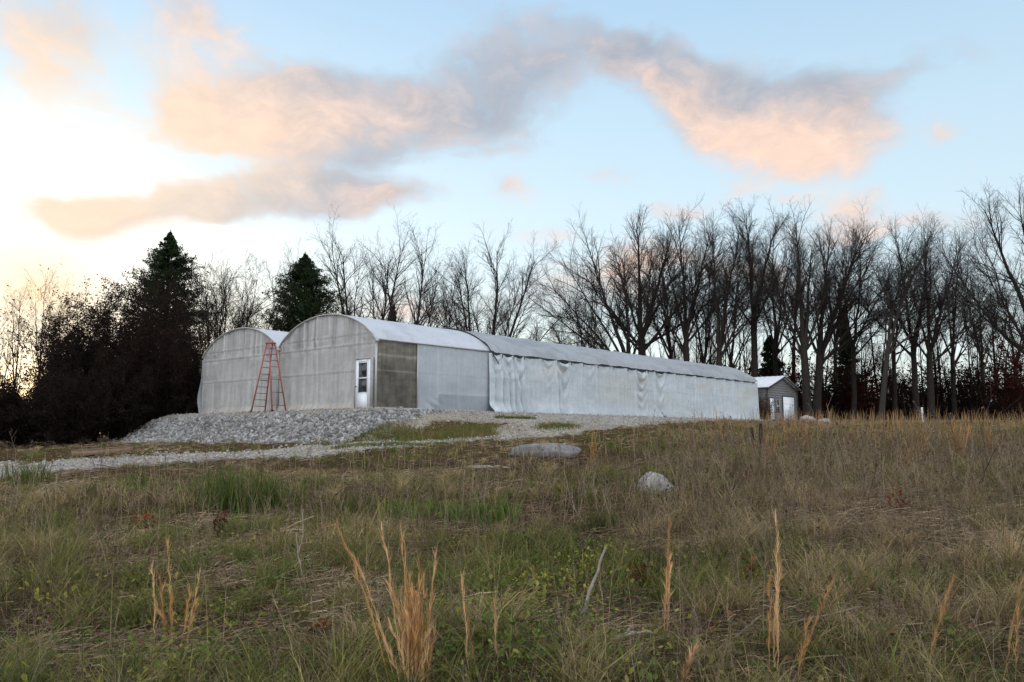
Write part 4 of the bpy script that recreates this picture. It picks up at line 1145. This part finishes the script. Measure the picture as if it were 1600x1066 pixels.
def blades(x, y, h, w, lean, col, rng, seg=3, z=None, facing=None, curl=1.7, tipcol=1.15):
    """bent tapering blades, all in one array"""
    n = len(x); z = G(x, y) if z is None else z
    th = rng.uniform(0, 2 * PI, n); ld = np.stack([np.cos(th), np.sin(th)], -1)
    fa = rng.uniform(0, 2 * PI, n); sd = np.stack([np.cos(fa), np.sin(fa)], -1)
    s = np.linspace(0, 1, seg + 1)
    V = np.empty((n, seg + 1, 2, 3), np.float32); C = np.empty((n, seg + 1, 2, 3), np.float32)
    for i, si in enumerate(s):
        off = ld * (h * lean * si ** curl)[:, None]
        zz = z - .015 + h * si * np.sqrt(np.clip(1 - (lean * si ** (curl - .6) * .75) ** 2, .04, 1))
        ww = (w * (1 - si ** 1.6 * .92) * .5)[:, None] * sd
        for j, sg in enumerate((-1, 1)):
            V[:, i, j, 0] = x + off[:, 0] + sg * ww[:, 0]; V[:, i, j, 1] = y + off[:, 1] + sg * ww[:, 1]; V[:, i, j, 2] = zz
            C[:, i, j] = col * (1 + (tipcol - 1) * si)
    idx = np.arange(n * (seg + 1) * 2).reshape(n, seg + 1, 2)
    F = np.stack([idx[:, :-1, 0], idx[:, :-1, 1], idx[:, 1:, 1], idx[:, 1:, 0]], -1).reshape(-1, 4)
    return V.reshape(-1, 3), F, C.reshape(-1, 3)

def sample(n, y0, y1, rng, p=1.0):
    """positions in a wide wedge ahead, density falling with distance"""
    v = rng.uniform(size=n); a, b = y0 ** (2 - p), y1 ** (2 - p)
    y = (a + v * (b - a)) ** (1 / (2 - p))
    x = rng.uniform(-1, 1, n) * (y * .80 + 1.5)
    return x, y

def clear_of_gravel(x, y, rng, soft=.22):
    m = np.maximum(road_mask(x, y), bank_mask(x, y))
    t, q = tq(x, y)
    inside = (t > -.4) & (t < GL + .4) & (q > -.4) & (q < 2 * BAY + .4)
    return (m < -rng.uniform(0, soft, len(x)) + .12) & ~inside & ~((t > 38.3) & (t < 44.5) & (q > -.1) & (q < 7.7))

def mixcol(f, cols):
    f = np.clip(f, 0, .9999) * (len(cols) - 1); i = f.astype(int); fr = (f - i)[:, None]; c = np.array(cols)
    return c[i] * (1 - fr) + c[i + 1] * fr

LOW_SPOTS = [(*on_ground(px, py)[:2], r) for px, py, r in ((1000, 1012, .35), (1000, 1045, .4), (960, 1040, .3), (905, 985, .25), (1030, 790, .5), (470, 912, .25), (1175, 1000, .35), (1260, 985, .5), (262, 1030, .3), (500, 1000, .4), (160, 718, 1.6), (862, 725, 1.2), (735, 738, 1.2), (1405, 825, .4), (226, 845, .35), (465, 930, .3), (368, 812, .8), (430, 808, .5), (612, 824, .4), (664, 824, .4), (706, 826, .35), (748, 826, .45), (790, 828, .4), (942, 842, .5), (40, 770, .8))]

def short(x, y):
    # mown or trampled strip on both sides of the drive, ankle high
    u = x / y
    low = 0
    for (bx, by, br) in LOW_SPOTS: low = np.maximum(low, np.exp(-(((x - bx) / br) ** 2 + ((y - by) / (br * 1.6)) ** 2)))
    near_drive = sstep(-2.2, -.4, road_mask(x, y)) * (y > 17) * (y < 28)
    return (1 - .75 * low) * (1 - .6 * near_drive) * (1 - .68 * sstep(17.5, 20.5, y) * sstep(.24, .12, u) - .18 * sstep(30, 36, y) * sstep(.12, .24, u))

def patch(x, y, s, seed): return np.clip((fbm(x * s, y * s, seed, 4) - .5) * 2.2 + .5, 0, 1)

def build_field():
    rng = np.random.default_rng(12)
    # ---- living grass: olive, yellow green and straw, in patches
    Vs, Fs, Cs, off = [], [], [], 0
    def put(V, F, C):
        nonlocal off
        Vs.append(V); Fs.append(F + off); Cs.append(C); off += len(V)
    def flush(name, mat):
        nonlocal Vs, Fs, Cs, off
        tag(mesh_np(name, np.concatenate(Vs), np.concatenate(Fs), mat, col=np.concatenate(Cs)), kind='stuff')
        Vs, Fs, Cs, off = [], [], [], 0
    greens = [(.35, .25, .135), (.25, .18, .085), (.18, .155, .058), (.105, .12, .036), (.17, .19, .05)]
    for n, y0, y1, hm, w in ((60000, 3.2, 11, .19, .0088), (90000, 10, 26, .20, .013), (110000, 24, 78, .22, .022)):
        x, y = sample(n, y0, y1, rng, .9)
        g = patch(x, y, .32, 101); g2 = patch(x, y, .9, 102)
        keep = clear_of_gravel(x, y, rng) & (rng.uniform(size=n) < .12 + .88 * g2 ** 1.3)
        x, y, g, g2 = x[keep], y[keep], g[keep], g2[keep]; m = len(x)
        far = sstep(14, 26, y)
        f = .15 + g * .85 + .15 * g2 + rng.normal(0, .2, m) - .14 * far
        c = mixcol(f, greens) * rng.uniform(.4, 1.5, (m, 1))
        c = c * (.62 + .76 * patch(x, y, .55, 105))[:, None]
        h = hm * short(x, y) * (.45 + .9 * g2) * rng.lognormal(0, .38, m)
        put(*blades(x, y, h, w * rng.uniform(.6, 1.5, m), np.clip(rng.normal(.72, .28, m), .05, .99), c, rng))
    # rank green strip between the drive and the stone bank, and a patch at the curtain foot
    for pxa, pya, pxb, pyb, cnt, hh, sp in ((500, 690, 640, 682, 3500, .15, .45), (630, 683, 765, 679, 7000, .20, .5), (775, 653, 835, 655, 1500, .10, .12), (840, 668, 900, 667, 1500, .12, .3), (520, 701, 700, 695, 2500, .10, .3)):
        a_, b_ = on_ground(pxa, pya), on_ground(pxb, pyb); s_ = rng.uniform(0, 1, cnt)
        x = a_[0] + (b_[0] - a_[0]) * s_ + rng.normal(0, sp * .5, cnt); y = a_[1] + (b_[1] - a_[1]) * s_ + rng.normal(0, sp, cnt)
        k = (bank_mask(x, y) < .1); x, y = x[k], y[k]; m = len(x)
        c = mixcol(np.clip(patch(x, y, .7, 103) * .8 + rng.normal(.1, .25, m), 0, 1), [(.26, .19, .10), (.17, .17, .055), (.10, .14, .036)]) * rng.uniform(.6, 1.4, (m, 1))
        put(*blades(x, y, hh * rng.lognormal(0, .35, m), .018 * rng.uniform(.6, 1.4, m), np.clip(rng.normal(.6, .25, m), .05, .98), c, rng))
    flush('grass', M_BLADE)
    # ---- tussocks: tufts of long arching blades
    tx, ty = sample(1500, 4.5, 40, rng, 1.2)
    k = clear_of_gravel(tx, ty, rng) ; tx, ty = tx[k], ty[k]
    for nb, y0, y1, w in ((110, 0, 12, .0075), (80, 12, 22, .012), (44, 22, 45, .02)):
        s = (ty >= y0) & (ty < y1); cx, cy = tx[s], ty[s]; m = len(cx)
        if not m: continue
        gr = np.repeat(np.clip(patch(cx, cy, .25, 111) + rng.normal(0, .25, m), 0, 1), nb); sz = np.repeat(rng.uniform(.55, 1.25, m), nb)
        dd = np.repeat(rng.uniform(0, 2 * PI, m), nb)
        x = np.repeat(cx, nb) + rng.normal(0, .07, m * nb) * sz; y = np.repeat(cy, nb) + rng.normal(0, .07, m * nb) * sz
        c = mixcol(gr * .8 + rng.normal(.05, .14, m * nb), [(.43, .32, .18), (.29, .225, .11), (.17, .175, .056), (.115, .15, .04)]) * rng.uniform(.5, 1.5, (m * nb, 1))
        put(*blades(x, y, .40 * sz * rng.uniform(.5, 1.25, m * nb) * (.3 + .7 * short(x, y)), np.full(m * nb, w) * rng.uniform(.6, 1.4, m * nb), np.clip(rng.normal(.82, .16, m * nb), .2, .99), c, rng, seg=4, curl=2.0))
    flush('tussock_grass', M_BLADE)
    # ---- thatch: flattened dead straw, tangled in every direction
    for n, y0, y1, L, w in ((90000, 3.2, 11, .22, .0062), (80000, 10, 24, .26, .010), (60000, 22, 70, .30, .018)):
        x, y = sample(n, y0, y1, rng, .9)
        d = patch(x, y, .4, 121); keep = clear_of_gravel(x, y, rng, .3) & (rng.uniform(size=n) < .4 + .6 * d); x, y, d = x[keep], y[keep], d[keep]; m = len(x)
        th = rng.uniform(0, 2 * PI, m) + 1.2 * (fbm(x * .5, y * .5, 5, 2) - .5); l = L * np.clip(rng.lognormal(0, .4, m), .3, 1.7); dz = rng.normal(.05, .16, m) * l
        z0 = G(x, y) + np.abs(rng.normal(.02, .035, m)); dx, dy = np.cos(th) * l, np.sin(th) * l
        ww = w * rng.uniform(.5, 1.4, m) * .5
        V = np.empty((m, 3, 2, 3), np.float32); bend = rng.normal(0, .12, m) * l
        for i, s in enumerate((0, .5, 1)):
            b = bend * (1 - (2 * s - 1) ** 2)
            for j, sg in enumerate((-1, 1)):
                V[:, i, j, 0] = x + dx * s - np.sin(th) * (b + sg * ww * (1 - .6 * s)); V[:, i, j, 1] = y + dy * s + np.cos(th) * (b + sg * ww * (1 - .6 * s))
                V[:, i, j, 2] = np.maximum(z0 + dz * s, z0 - .03) + .05 * l * (1 - (2 * s - 1) ** 2) + sg * ww * .6
        idx = np.arange(m * 6).reshape(m, 3, 2)
        F = np.stack([idx[:, :-1, 0], idx[:, :-1, 1], idx[:, 1:, 1], idx[:, 1:, 0]], -1).reshape(-1, 4)
        c = mixcol(np.clip(d * .6 + rng.normal(.2, .22, m), 0, 1), [(.07, .05, .038), (.16, .115, .08), (.36, .26, .17), (.58, .45, .31)]) * rng.uniform(.5, 1.4, (m, 1))
        put(V.reshape(-1, 3), F, np.repeat(c, 6, 0))
    flush('dead_grass', M_BLADE)
    # ---- dead weed stems, dark and branching, thick on the right-hand rise
    for n, y0, y1, hm, rad in ((9000, 4.2, 12, .36, .0022), (5200, 11, 24, .46, .0052), (5200, 22, 60, .55, .009)):
        x, y = sample(n, y0, y1, rng, .9)
        d = patch(x, y, .22, 131); right = sstep(.05, .28, x / y) * sstep(7, 10, y) * sstep(30, 20, y)
        d = d * (short(x, y) > .45); right = right * (short(x, y) > .45)
        keep = clear_of_gravel(x, y, rng) & (rng.uniform(size=n) < np.clip(.14 + .75 * d ** 2 + .8 * right, 0, 1) * np.where(y > 24, .35, 1)); x, y, right = x[keep], y[keep], right[keep]; m = len(x)
        h = hm * rng.lognormal(0, .32, m) * (1 + .35 * right)
        k = 5; P = np.empty((m, k, 3)); P[:, 0] = np.stack([x, y, G(x, y) - .02], -1); dr = norm(np.stack([rng.normal(0, .28, m), rng.normal(0, .28, m), np.ones(m)], -1))
        for j in range(1, k): P[:, j] = P[:, j - 1] + norm(dr + rng.normal(0, .10, (m, 3))) * (h / (k - 1))[:, None]
        R = np.full((m, 1), rad) * np.linspace(1, .5, k)[None]
        V1, F1 = tubes(P, R, 3)
        P2, R2 = grow(P, R, 5, .35, 1, (20, 55), .42, rng, 3, .2, .18, minr=rad * .5, taper=.6); V2, F2 = tubes(P2, R2, 3)
        c = mixcol(rng.uniform(0, 1, m), [(.10, .075, .058), (.22, .17, .125), (.46, .38, .28), (.26, .165, .11)])
        put(V1, F1, np.repeat(c, k * 3, 0)); put(V2, F2, np.repeat(np.repeat(c, 5, 0), 9, 0))
        # seed heads and curled dead leaves
        tp = P2[:, -1]; pick = rng.uniform(size=len(tp)) < .55; tp = tp[pick]; sz = rad * 3.2
        V, F, cc = leaf_cloud(tp, sz * 1.6, (.15, .10, .07), rng, var=.5); put(V, F, cc)
    flush('dead_weeds', M_BLADE)
    # ---- tall thin straw stems
    n = 1500; x, y = sample(n, 5.5, 30, rng, 1.0); keep = clear_of_gravel(x, y, rng) & (rng.uniform(size=n) < .25 + .75 * patch(x, y, .2, 141)); x, y = x[keep], y[keep]; m = len(x)
    put(*blades(x, y, rng.uniform(.5, 1.0, m), np.maximum(.0035, .00045 * y) * rng.uniform(.8, 1.5, m), np.clip(rng.normal(.18, .12, m), 0, .6), mixcol(rng.uniform(0, 1, m), [(.42, .31, .18), (.50, .39, .23), (.30, .23, .14)]), rng, seg=4))
    flush('straw_stems', M_BLADE)
    # ---- far broomsedge haze on the right, orange tan
    n = 26000; x, y = sample(n, 20, 66, rng, 1.0)
    d = patch(x, y, .30, 151) ** 1.5 * sstep(.16, .26, x / y) + .9 * np.exp(-(((x / y - .455) / .018) ** 2)) * (np.abs(y - 31) < 4) + .12 * sstep(.0, .1, x / y) * patch(x, y, .5, 152) * .6 + .25 * np.exp(-(((x / y - .10) / .006) ** 2)) * (y < 34)
    keep = clear_of_gravel(x, y, rng) & (rng.uniform(size=n) < d * .36); x, y = x[keep], y[keep]; m = len(x)
    put(*blades(x, y, rng.uniform(.45, 1.05, m), .0007 * y * rng.uniform(.6, 1.5, m), np.clip(rng.normal(.15, .12, m), 0, .5), mixcol(rng.uniform(0, 1, m), [(.42, .23, .10), (.48, .30, .14), (.34, .22, .12), (.46, .25, .09)]), rng, seg=3))
    flush('broomsedge_stand', M_BLADE)
    # ---- creeping ground cover: little rounded leaves held flat
    n = 150000; x, y = sample(n, 3.4, 12, rng, .6); u = x / y
    d = np.exp(-(((u - .02) / .11) ** 2 + ((y - 7.6) / 1.7) ** 2)) * 1.3 + np.exp(-(((u + .42) / .2) ** 2 + ((y - 6.2) / 1.3) ** 2)) * .55 + .30 * patch(x, y, .6, 161) ** 2
    d = d * (.25 + .75 * patch(x, y, 1.4, 162)); keep = rng.uniform(size=n) < d; x, y = x[keep], y[keep]; m = len(x)
    r_ = rng.uniform(.009, .022, m); tilt = rng.normal(0, .6, (m, 2)); th0 = rng.uniform(0, 2 * PI, m); z0 = G(x, y) + rng.uniform(.04, .20, m) * (.5 + patch(x, y, 2, 163))
    kk = 6; ang = th0[:, None] + np.linspace(0, 2 * PI, kk, endpoint=False)[None]; rr = r_[:, None] * np.array([[.55, 1, 1.05, 1.1, 1.05, 1]])
    X = np.cos(ang) * rr; Y = np.sin(ang) * rr
    V = np.stack([x[:, None] + X, y[:, None] + Y, z0[:, None] + X * tilt[:, :1] + Y * tilt[:, 1:]], -1)
    F = np.arange(m * kk).reshape(m, kk)
    c = mixcol(np.clip(patch(x, y, .8, 164) + rng.normal(0, .2, m), 0, 1), [(.055, .085, .028), (.09, .135, .038), (.16, .19, .045), (.32, .28, .06)]) * rng.uniform(.7, 1.25, (m, 1))
    tag(mesh_np('ground_cover', V.reshape(-1, 3), F, M_GCOVER, col=np.repeat(c, kk, 0)), kind='stuff')
    # ---- fallen leaves
    n = 16000; x, y = sample(n, 3.4, 18, rng, .8); keep = rng.uniform(size=n) < .12 + .88 * patch(x, y, .5, 171) ** 2; x, y = x[keep], y[keep]; m = len(x)
    p = np.stack([x, y, G(x, y) + rng.uniform(.01, .10, m)], -1)
    V, F, c = leaf_cloud(p, .032, (.20, .105, .06), rng, flat=.6, var=.6)
    tag(mesh_np('fallen_leaves', V, F, M_GCOVER, col=c), kind='stuff')
build_field()

# ------------------------------------------------------------------ single plants of the field
def stem_clump(px, py, stems, label, seed, col=((.62, .35, .15), (.76, .50, .27), (.54, .32, .15), (.70, .45, .22)), rad=.0034, fluff=1.0, cat='grass clump', name='broomsedge_clump', y=None):
    """russet grass stems, each (tip px, tip py); feathery bracts along the upper part"""
    rng = np.random.default_rng(seed)
    p0 = on_ground(px, py) if y is None else np.array(base_at(px, y))
    Vs, Fs, Cs, off = [], [], [], 0
    for (tx, ty, bx) in stems:
        tip = at(tx, ty, p0[1] + rng.normal(0, .06)); b = p0 + np.array([bx * p0[1] / F_PX, rng.normal(0, .06), 0]); b[2] = gz(b[0], b[1]) - .02
        k = 14; t = np.linspace(0, 1, k)[:, None]
        mid = (b + tip) / 2 + np.array([(b[0] - tip[0]) * .18, rng.normal(0, .02), abs(tip[0] - b[0]) * .15])
        P = b * (1 - t) ** 2 + 2 * mid * t * (1 - t) + tip * t * t
        P[1:-1] += rng.normal(0, .004, (k - 2, 3))
        R = np.linspace(rad, rad * .35, k)
        V, F = tubes(P[None], R[None], 5); c = np.array(col[rng.integers(len(col))]) * rng.uniform(.8, 1.15)
        Vs.append(V); Fs.append(F + off); Cs.append(np.tile(c, (len(V), 1))); off += len(V)
        # bracts
        nb = int(120 * fluff); s = rng.uniform(.22, 1, nb) ** .8; f = s * (k - 1.001); i = f.astype(int); fr = (f - i)[:, None]
        q = P[i] * (1 - fr) + P[i + 1] * fr; T = norm(P[i + 1] - P[i])
        d = norm(T + rng.normal(0, .15, (nb, 3))); L = rng.uniform(.03, .10, nb)[:, None]; w = norm(np.cross(d, rng.normal(size=(nb, 3)))) * rng.uniform(.0008, .0022, (nb, 1)) * (rad / .0034)
        V = np.stack([q - w, q + w, q + d * L + w * .3 + [0, 0, 0], q + d * L - w * .3], 1).reshape(-1, 3); F = np.arange(nb * 4).reshape(nb, 4)
        cc = np.repeat(np.array(c)[None] * rng.uniform(.6, 1.5, (nb, 1)), 4, 0)
        Vs.append(V); Fs.append(F + off); Cs.append(cc); off += len(V)
    V = np.concatenate(Vs) - p0
    o = mesh_np(name, V, np.concatenate(Fs), M_BLADE, col=np.concatenate(Cs)); o.location = p0
    return tag(o, label, cat, 'russet grass clumps of the near field')
rs = np.random.default_rng(1)
for i, (px, py, tops, lab) in enumerate((
        (1499, 722, (1478, 1522, 650, 690, 26), 'broad stand of golden stems rising highest at the right field crest'),
        (1232, 700, (1220, 1246, 655, 680, 14), 'golden clump on the crest before the shed, right of the dark posts'),
        (1262, 705, (1250, 1276, 658, 685, 12), 'golden clump on the crest below the two whitish boulders'),
        (1330, 706, (1318, 1344, 662, 686, 10), 'thin golden clump on the crest below the crooked dark oak'),
        (1440, 720, (1424, 1458, 664, 692, 14), 'golden clump on the crest right below the white marker post'),
        (1550, 716, (1536, 1570, 658, 690, 14), 'golden clump on the crest nearest the right edge'),
        (931, 722, (922, 940, 684, 704, 12), 'small golden clump beside the wide low grey boulder'),
        (1205, 726, (1196, 1216, 676, 700, 10), 'golden clump at the foot of the dark rusty post'),
        (1420, 742, (1408, 1436, 690, 712, 10), 'golden clump in brown weeds above the red sprig'),
        (385, 800, (365, 402, 732, 770, 9), 'few golden stems standing among the largest green clump'))):
    x0, x1, y0, y1, cnt = tops
    q = [(rs.uniform(x0, x1), rs.uniform(y0, y1), rs.normal(0, (x1 - x0) * .22)) for _ in range(cnt)]
    yy = on_ground(px, py)[1]
    stem_clump(px, py, q, lab, 60 + i, ((.50, .27, .11), (.60, .36, .16), (.44, .25, .11)), rad=.0036 * max(1, yy / 9), fluff=.5)
dense = [(596, 826, -20), (612, 905, -16), (626, 824, -6), (632, 850, -8), (640, 900, -4), (655, 880, 4), (662, 905, 6), (680, 868, 14), (674, 930, 12), (650, 935, 2), (620, 940, -10), (636, 960, -3), (668, 960, 8), (645, 985, 0), (630, 985, -7), (660, 1000, 5), (678, 985, 16)]
dense += [(rs.normal(648, 24), rs.uniform(900, 1010), rs.normal(0, 9)) for _ in range(16)]
stem_clump(650, 1100, dense, 'biggest clump of russet grass stems at the bottom edge', 1)
stem_clump(622, 1098, [(528, 826, -6), (552, 870, 2)], 'two long russet stems bent to the left beside the biggest clump', 2)
stem_clump(262, 1016, [(238, 884, -10), (262, 850, 2), (250, 905, -4), (268, 930, 4), (246, 950, -6)], 'short upright clump of russet grass with four or five stems', 3)
stem_clump(287, 1018, [(312, 895, 4), (296, 930, 0), (306, 950, 3)], 'small clump of russet stems leaning right beside the upright one', 4)
stem_clump(738, 1085, [(722, 905, -2), (730, 960, 3)], 'pair of russet stems just right of the biggest clump', 5)
stem_clump(778, 1090, [(773, 948, 0)], 'single short russet stem between the biggest clump and the straight one', 6, fluff=.7)
stem_clump(1043, 1010, [(1046, 818, 0), (1048, 870, 3), (1041, 900, -3)], 'straight russet stems standing behind the whitish branch', 7, fluff=1.4)
stem_clump(1207, 1078, [(1212, 812, 2), (1204, 900, -2), (1218, 870, 6), (1216, 905, 8)], 'tall thin russet stems with forked tops right of the branch', 8, fluff=1.2)
stem_clump(1240, 1080, [(1299, 912, 4), (1262, 975, 0)], 'russet stem arching to the right, beside the forked ones', 9, fluff=1.3)
stem_clump(1436, 1075, [(1488, 908, 2)], 'lone russet stem arching right in green grass', 10, fluff=1.2)
stem_clump(1582, 1080, [(1597, 908, 2), (1590, 960, -3)], 'russet stem rising at the right edge', 11, fluff=.8)
stem_clump(1062, 1095, [(1085, 1016, 0), (1074, 1040, -3)], 'short russet tuft at the bottom edge under the whitish branch', 12, fluff=1.3)
stem_clump(948, 1092, [(936, 880, -1)], 'thin pale stem next to the leaning stick', 13, col=((.42, .33, .19),), rad=.003, fluff=.2)
stem_clump(482, 1095, [(426, 932, 0), (455, 985, 3)], 'two thin pale stems leaning left of the biggest clump', 14, col=((.42, .34, .18),), rad=.003, fluff=.2)

def iris(px, py, wpx, hpx, n, label, seed, col=((.065, .092, .030), (.105, .14, .042), (.16, .18, .055)), cat='green clump'):
    rng = np.random.default_rng(seed); p = on_ground(px, py); s = p[1] / F_PX
    x = p[0] + rng.normal(0, .36, n) * wpx * s; y = p[1] + rng.normal(0, .22, n) * wpx * s
    h = hpx * s * rng.uniform(.55, 1.15, n); c = mixcol(rng.uniform(0, 1, n), col) * rng.uniform(.7, 1.2, (n, 1))
    V, F, C = blades(x, y, h, np.full(n, .028) * rng.uniform(.6, 1.2, n), np.clip(rng.normal(.30, .16, n), .02, .8), c, rng, seg=4, curl=1.8)
    o = mesh_np('iris_clump', V - p, F, M_BLADE, col=C); o.location = p
    return tag(o, label, cat, 'clumps of strap leaved plants')
iris(40, 763, 66, 44, 200, 'dark green strap leaved clump by the drive at the left edge', 21)
iris(368, 803, 80, 74, 330, 'largest green strap leaved clump, with straw among its leaves', 22)
iris(430, 800, 50, 60, 150, 'green strap leaved clump against the largest one', 23)
iris(482, 776, 24, 40, 60, 'slim green strap leaved clump standing behind the largest one', 24)
iris(556, 806, 44, 36, 90, 'loose dull strap leaved clump between the largest and the bright row', 25)
iris(612, 818, 30, 42, 80, 'bright strap leaved clump, first of the bright row', 26, ((.10, .16, .045), (.17, .24, .06), (.24, .27, .08)))
iris(664, 816, 34, 40, 80, 'bright strap leaved clump, second of the bright row', 27, ((.10, .16, .045), (.17, .24, .06), (.24, .27, .08)))
iris(706, 818, 26, 36, 60, 'small bright strap leaved clump, third of the bright row', 28, ((.10, .16, .045), (.17, .24, .06), (.24, .27, .08)))
iris(748, 818, 40, 42, 100, 'bright strap leaved clump, fourth and fullest of the bright row', 29, ((.08, .14, .042), (.14, .21, .055), (.20, .24, .07)))
iris(790, 820, 28, 50, 70, 'tallest bright strap leaved clump, last of the bright row', 30, ((.10, .16, .045), (.17, .24, .06), (.24, .27, .08)))
iris(942, 832, 60, 36, 150, 'green strap leaved tuft in straw below the half sunk boulder', 31, ((.05, .075, .025), (.09, .12, .035), (.16, .15, .06)))
iris(212, 766, 40, 30, 110, 'short green strap leaved tuft below the drive', 32)

def red_plant(px, py, wpx, hpx, n, label, seed, col):
    rng = np.random.default_rng(seed); p = on_ground(px, py); s = p[1] / F_PX
    mb = MB(); tips = []
    for i in range(5):
        tip = np.array([rng.normal(0, .35) * wpx * s, rng.normal(0, .3) * wpx * s, hpx * s * rng.uniform(.6, 1.05)]); t = np.linspace(0, 1, 6)[:, None]
        P = tip * t + np.array([0, 0, .06]) * (t * (1 - t)) * 4 * rng.normal(); mb.tube(P, np.linspace(.004, .002, 6), 4); tips.append(P[2:])
    o = bpy.data.objects.new('red_sprig', None); o.location = p; link(o); tag(o, label, 'red plant')
    mb.build('stem', M_BARKD, o)
    tp = np.concatenate(tips); q = tp[rng.integers(0, len(tp), n)] + rng.normal(0, .045, (n, 3)); q[:, 2] = np.maximum(q[:, 2], .02)
    V, F, c = leaf_cloud(q, .034, col, rng); mesh_np('leaves', V, F, M_GCOVER, o, c)
red_plant(226, 832, 24, 22, 55, 'small bright red leaved sprig in the grass on the left', 41, (.26, .035, .025))
red_plant(1405, 808, 28, 28, 70, 'red leaved sprig among brown weeds on the right', 42, (.19, .035, .025))
red_plant(1010, 925, 36, 26, 80, 'dull red leaved sprig beside the leaning stick', 43, (.13, .03, .022))
red_plant(500, 1004, 34, 18, 50, 'rust leaved sprig flat in thatch left of the biggest clump', 44, (.17, .05, .025))
red_plant(350, 850, 46, 40, 90, 'dark red leaved sprig below the largest strap leaved clump', 45, (.085, .028, .024))
red_plant(1180, 912, 30, 20, 60, 'rust orange sprig in front of the brown weeds', 46, (.19, .06, .03))

M_STICK = mat_plain('bleached_wood', (.20, .165, .13), (.38, .33, .28), 12, .85, .4)
M_STICKD = mat_plain('brown_stick', (.11, .08, .06), (.24, .185, .14), 12, .85, .4)
def stick(name, pts, r0, r1, label, mat, cat, seed=0, extra=()):
    """polyline given as (px, py, height above ground in m); forks as further polylines"""
    rng = np.random.default_rng(seed)
    base = on_ground(pts[0][0], pts[0][1]); base = at(pts[0][0], pts[0][1], base[1] * .975); mb = MB()
    def path(pl, a, b):
        P = []
        for px, py, h in pl:
            if h is None: q = on_ground(px, py)
            else: q = at(px, py, base[1] + h)
            P.append(q)
        P = np.array(P); tt = np.linspace(0, len(P) - 1, 14); P = np.stack([np.interp(tt, np.arange(len(P)), P[:, i]) for i in range(3)], -1)
        P[1:-1] += rng.normal(0, .004, (12, 3)); mb.tube(P - base, np.linspace(a, b, 14) * (1 + .15 * rng.normal(size=14)), 7)
    path(pts, r0, r1)
    for pl, a, b in extra: path(pl, a, b)
    o = mb.build(name, mat, None, True); o.location = base
    return tag(o, label, cat)
stick('stick', [(905, 978, 0), (920, 930, .0), (934, 890, .02), (946, 855, .03)], .016, .007, 'bare stick leaning upright in low green leaves', M_STICK, 'stick')
stick('branch', [(944, 1006, 0), (985, 990, .04), (1012, 988, .05), (1062, 1004, .1)], .017, .008, 'whitish forked branch lying on the grass', M_STICK, 'branch', 2,
      [([(955, 1012, -.02), (988, 978, .05)], .010, .005)])
stick('branch', [(1148, 996, 0), (1190, 962, .15)], .012, .007, 'short brown branch lying at a slant, left of the forked stems', M_STICKD, 'branch', 3)
stick('branch', [(1178, 990, 0), (1240, 972, .1), (1348, 948, .3)], .011, .006, 'long brown branch half buried behind the arching stems', M_STICKD, 'branch', 4)
stick('dead_weed', [(473, 906, 0), (466, 865, 0), (463, 832, .02)], .010, .004, 'forked grey dead stalk standing in brown weeds', M_STICK, 'dead stalk', 5, [([(467, 862, 0), (473, 838, .0), (474, 796, .03)], .007, .004)])
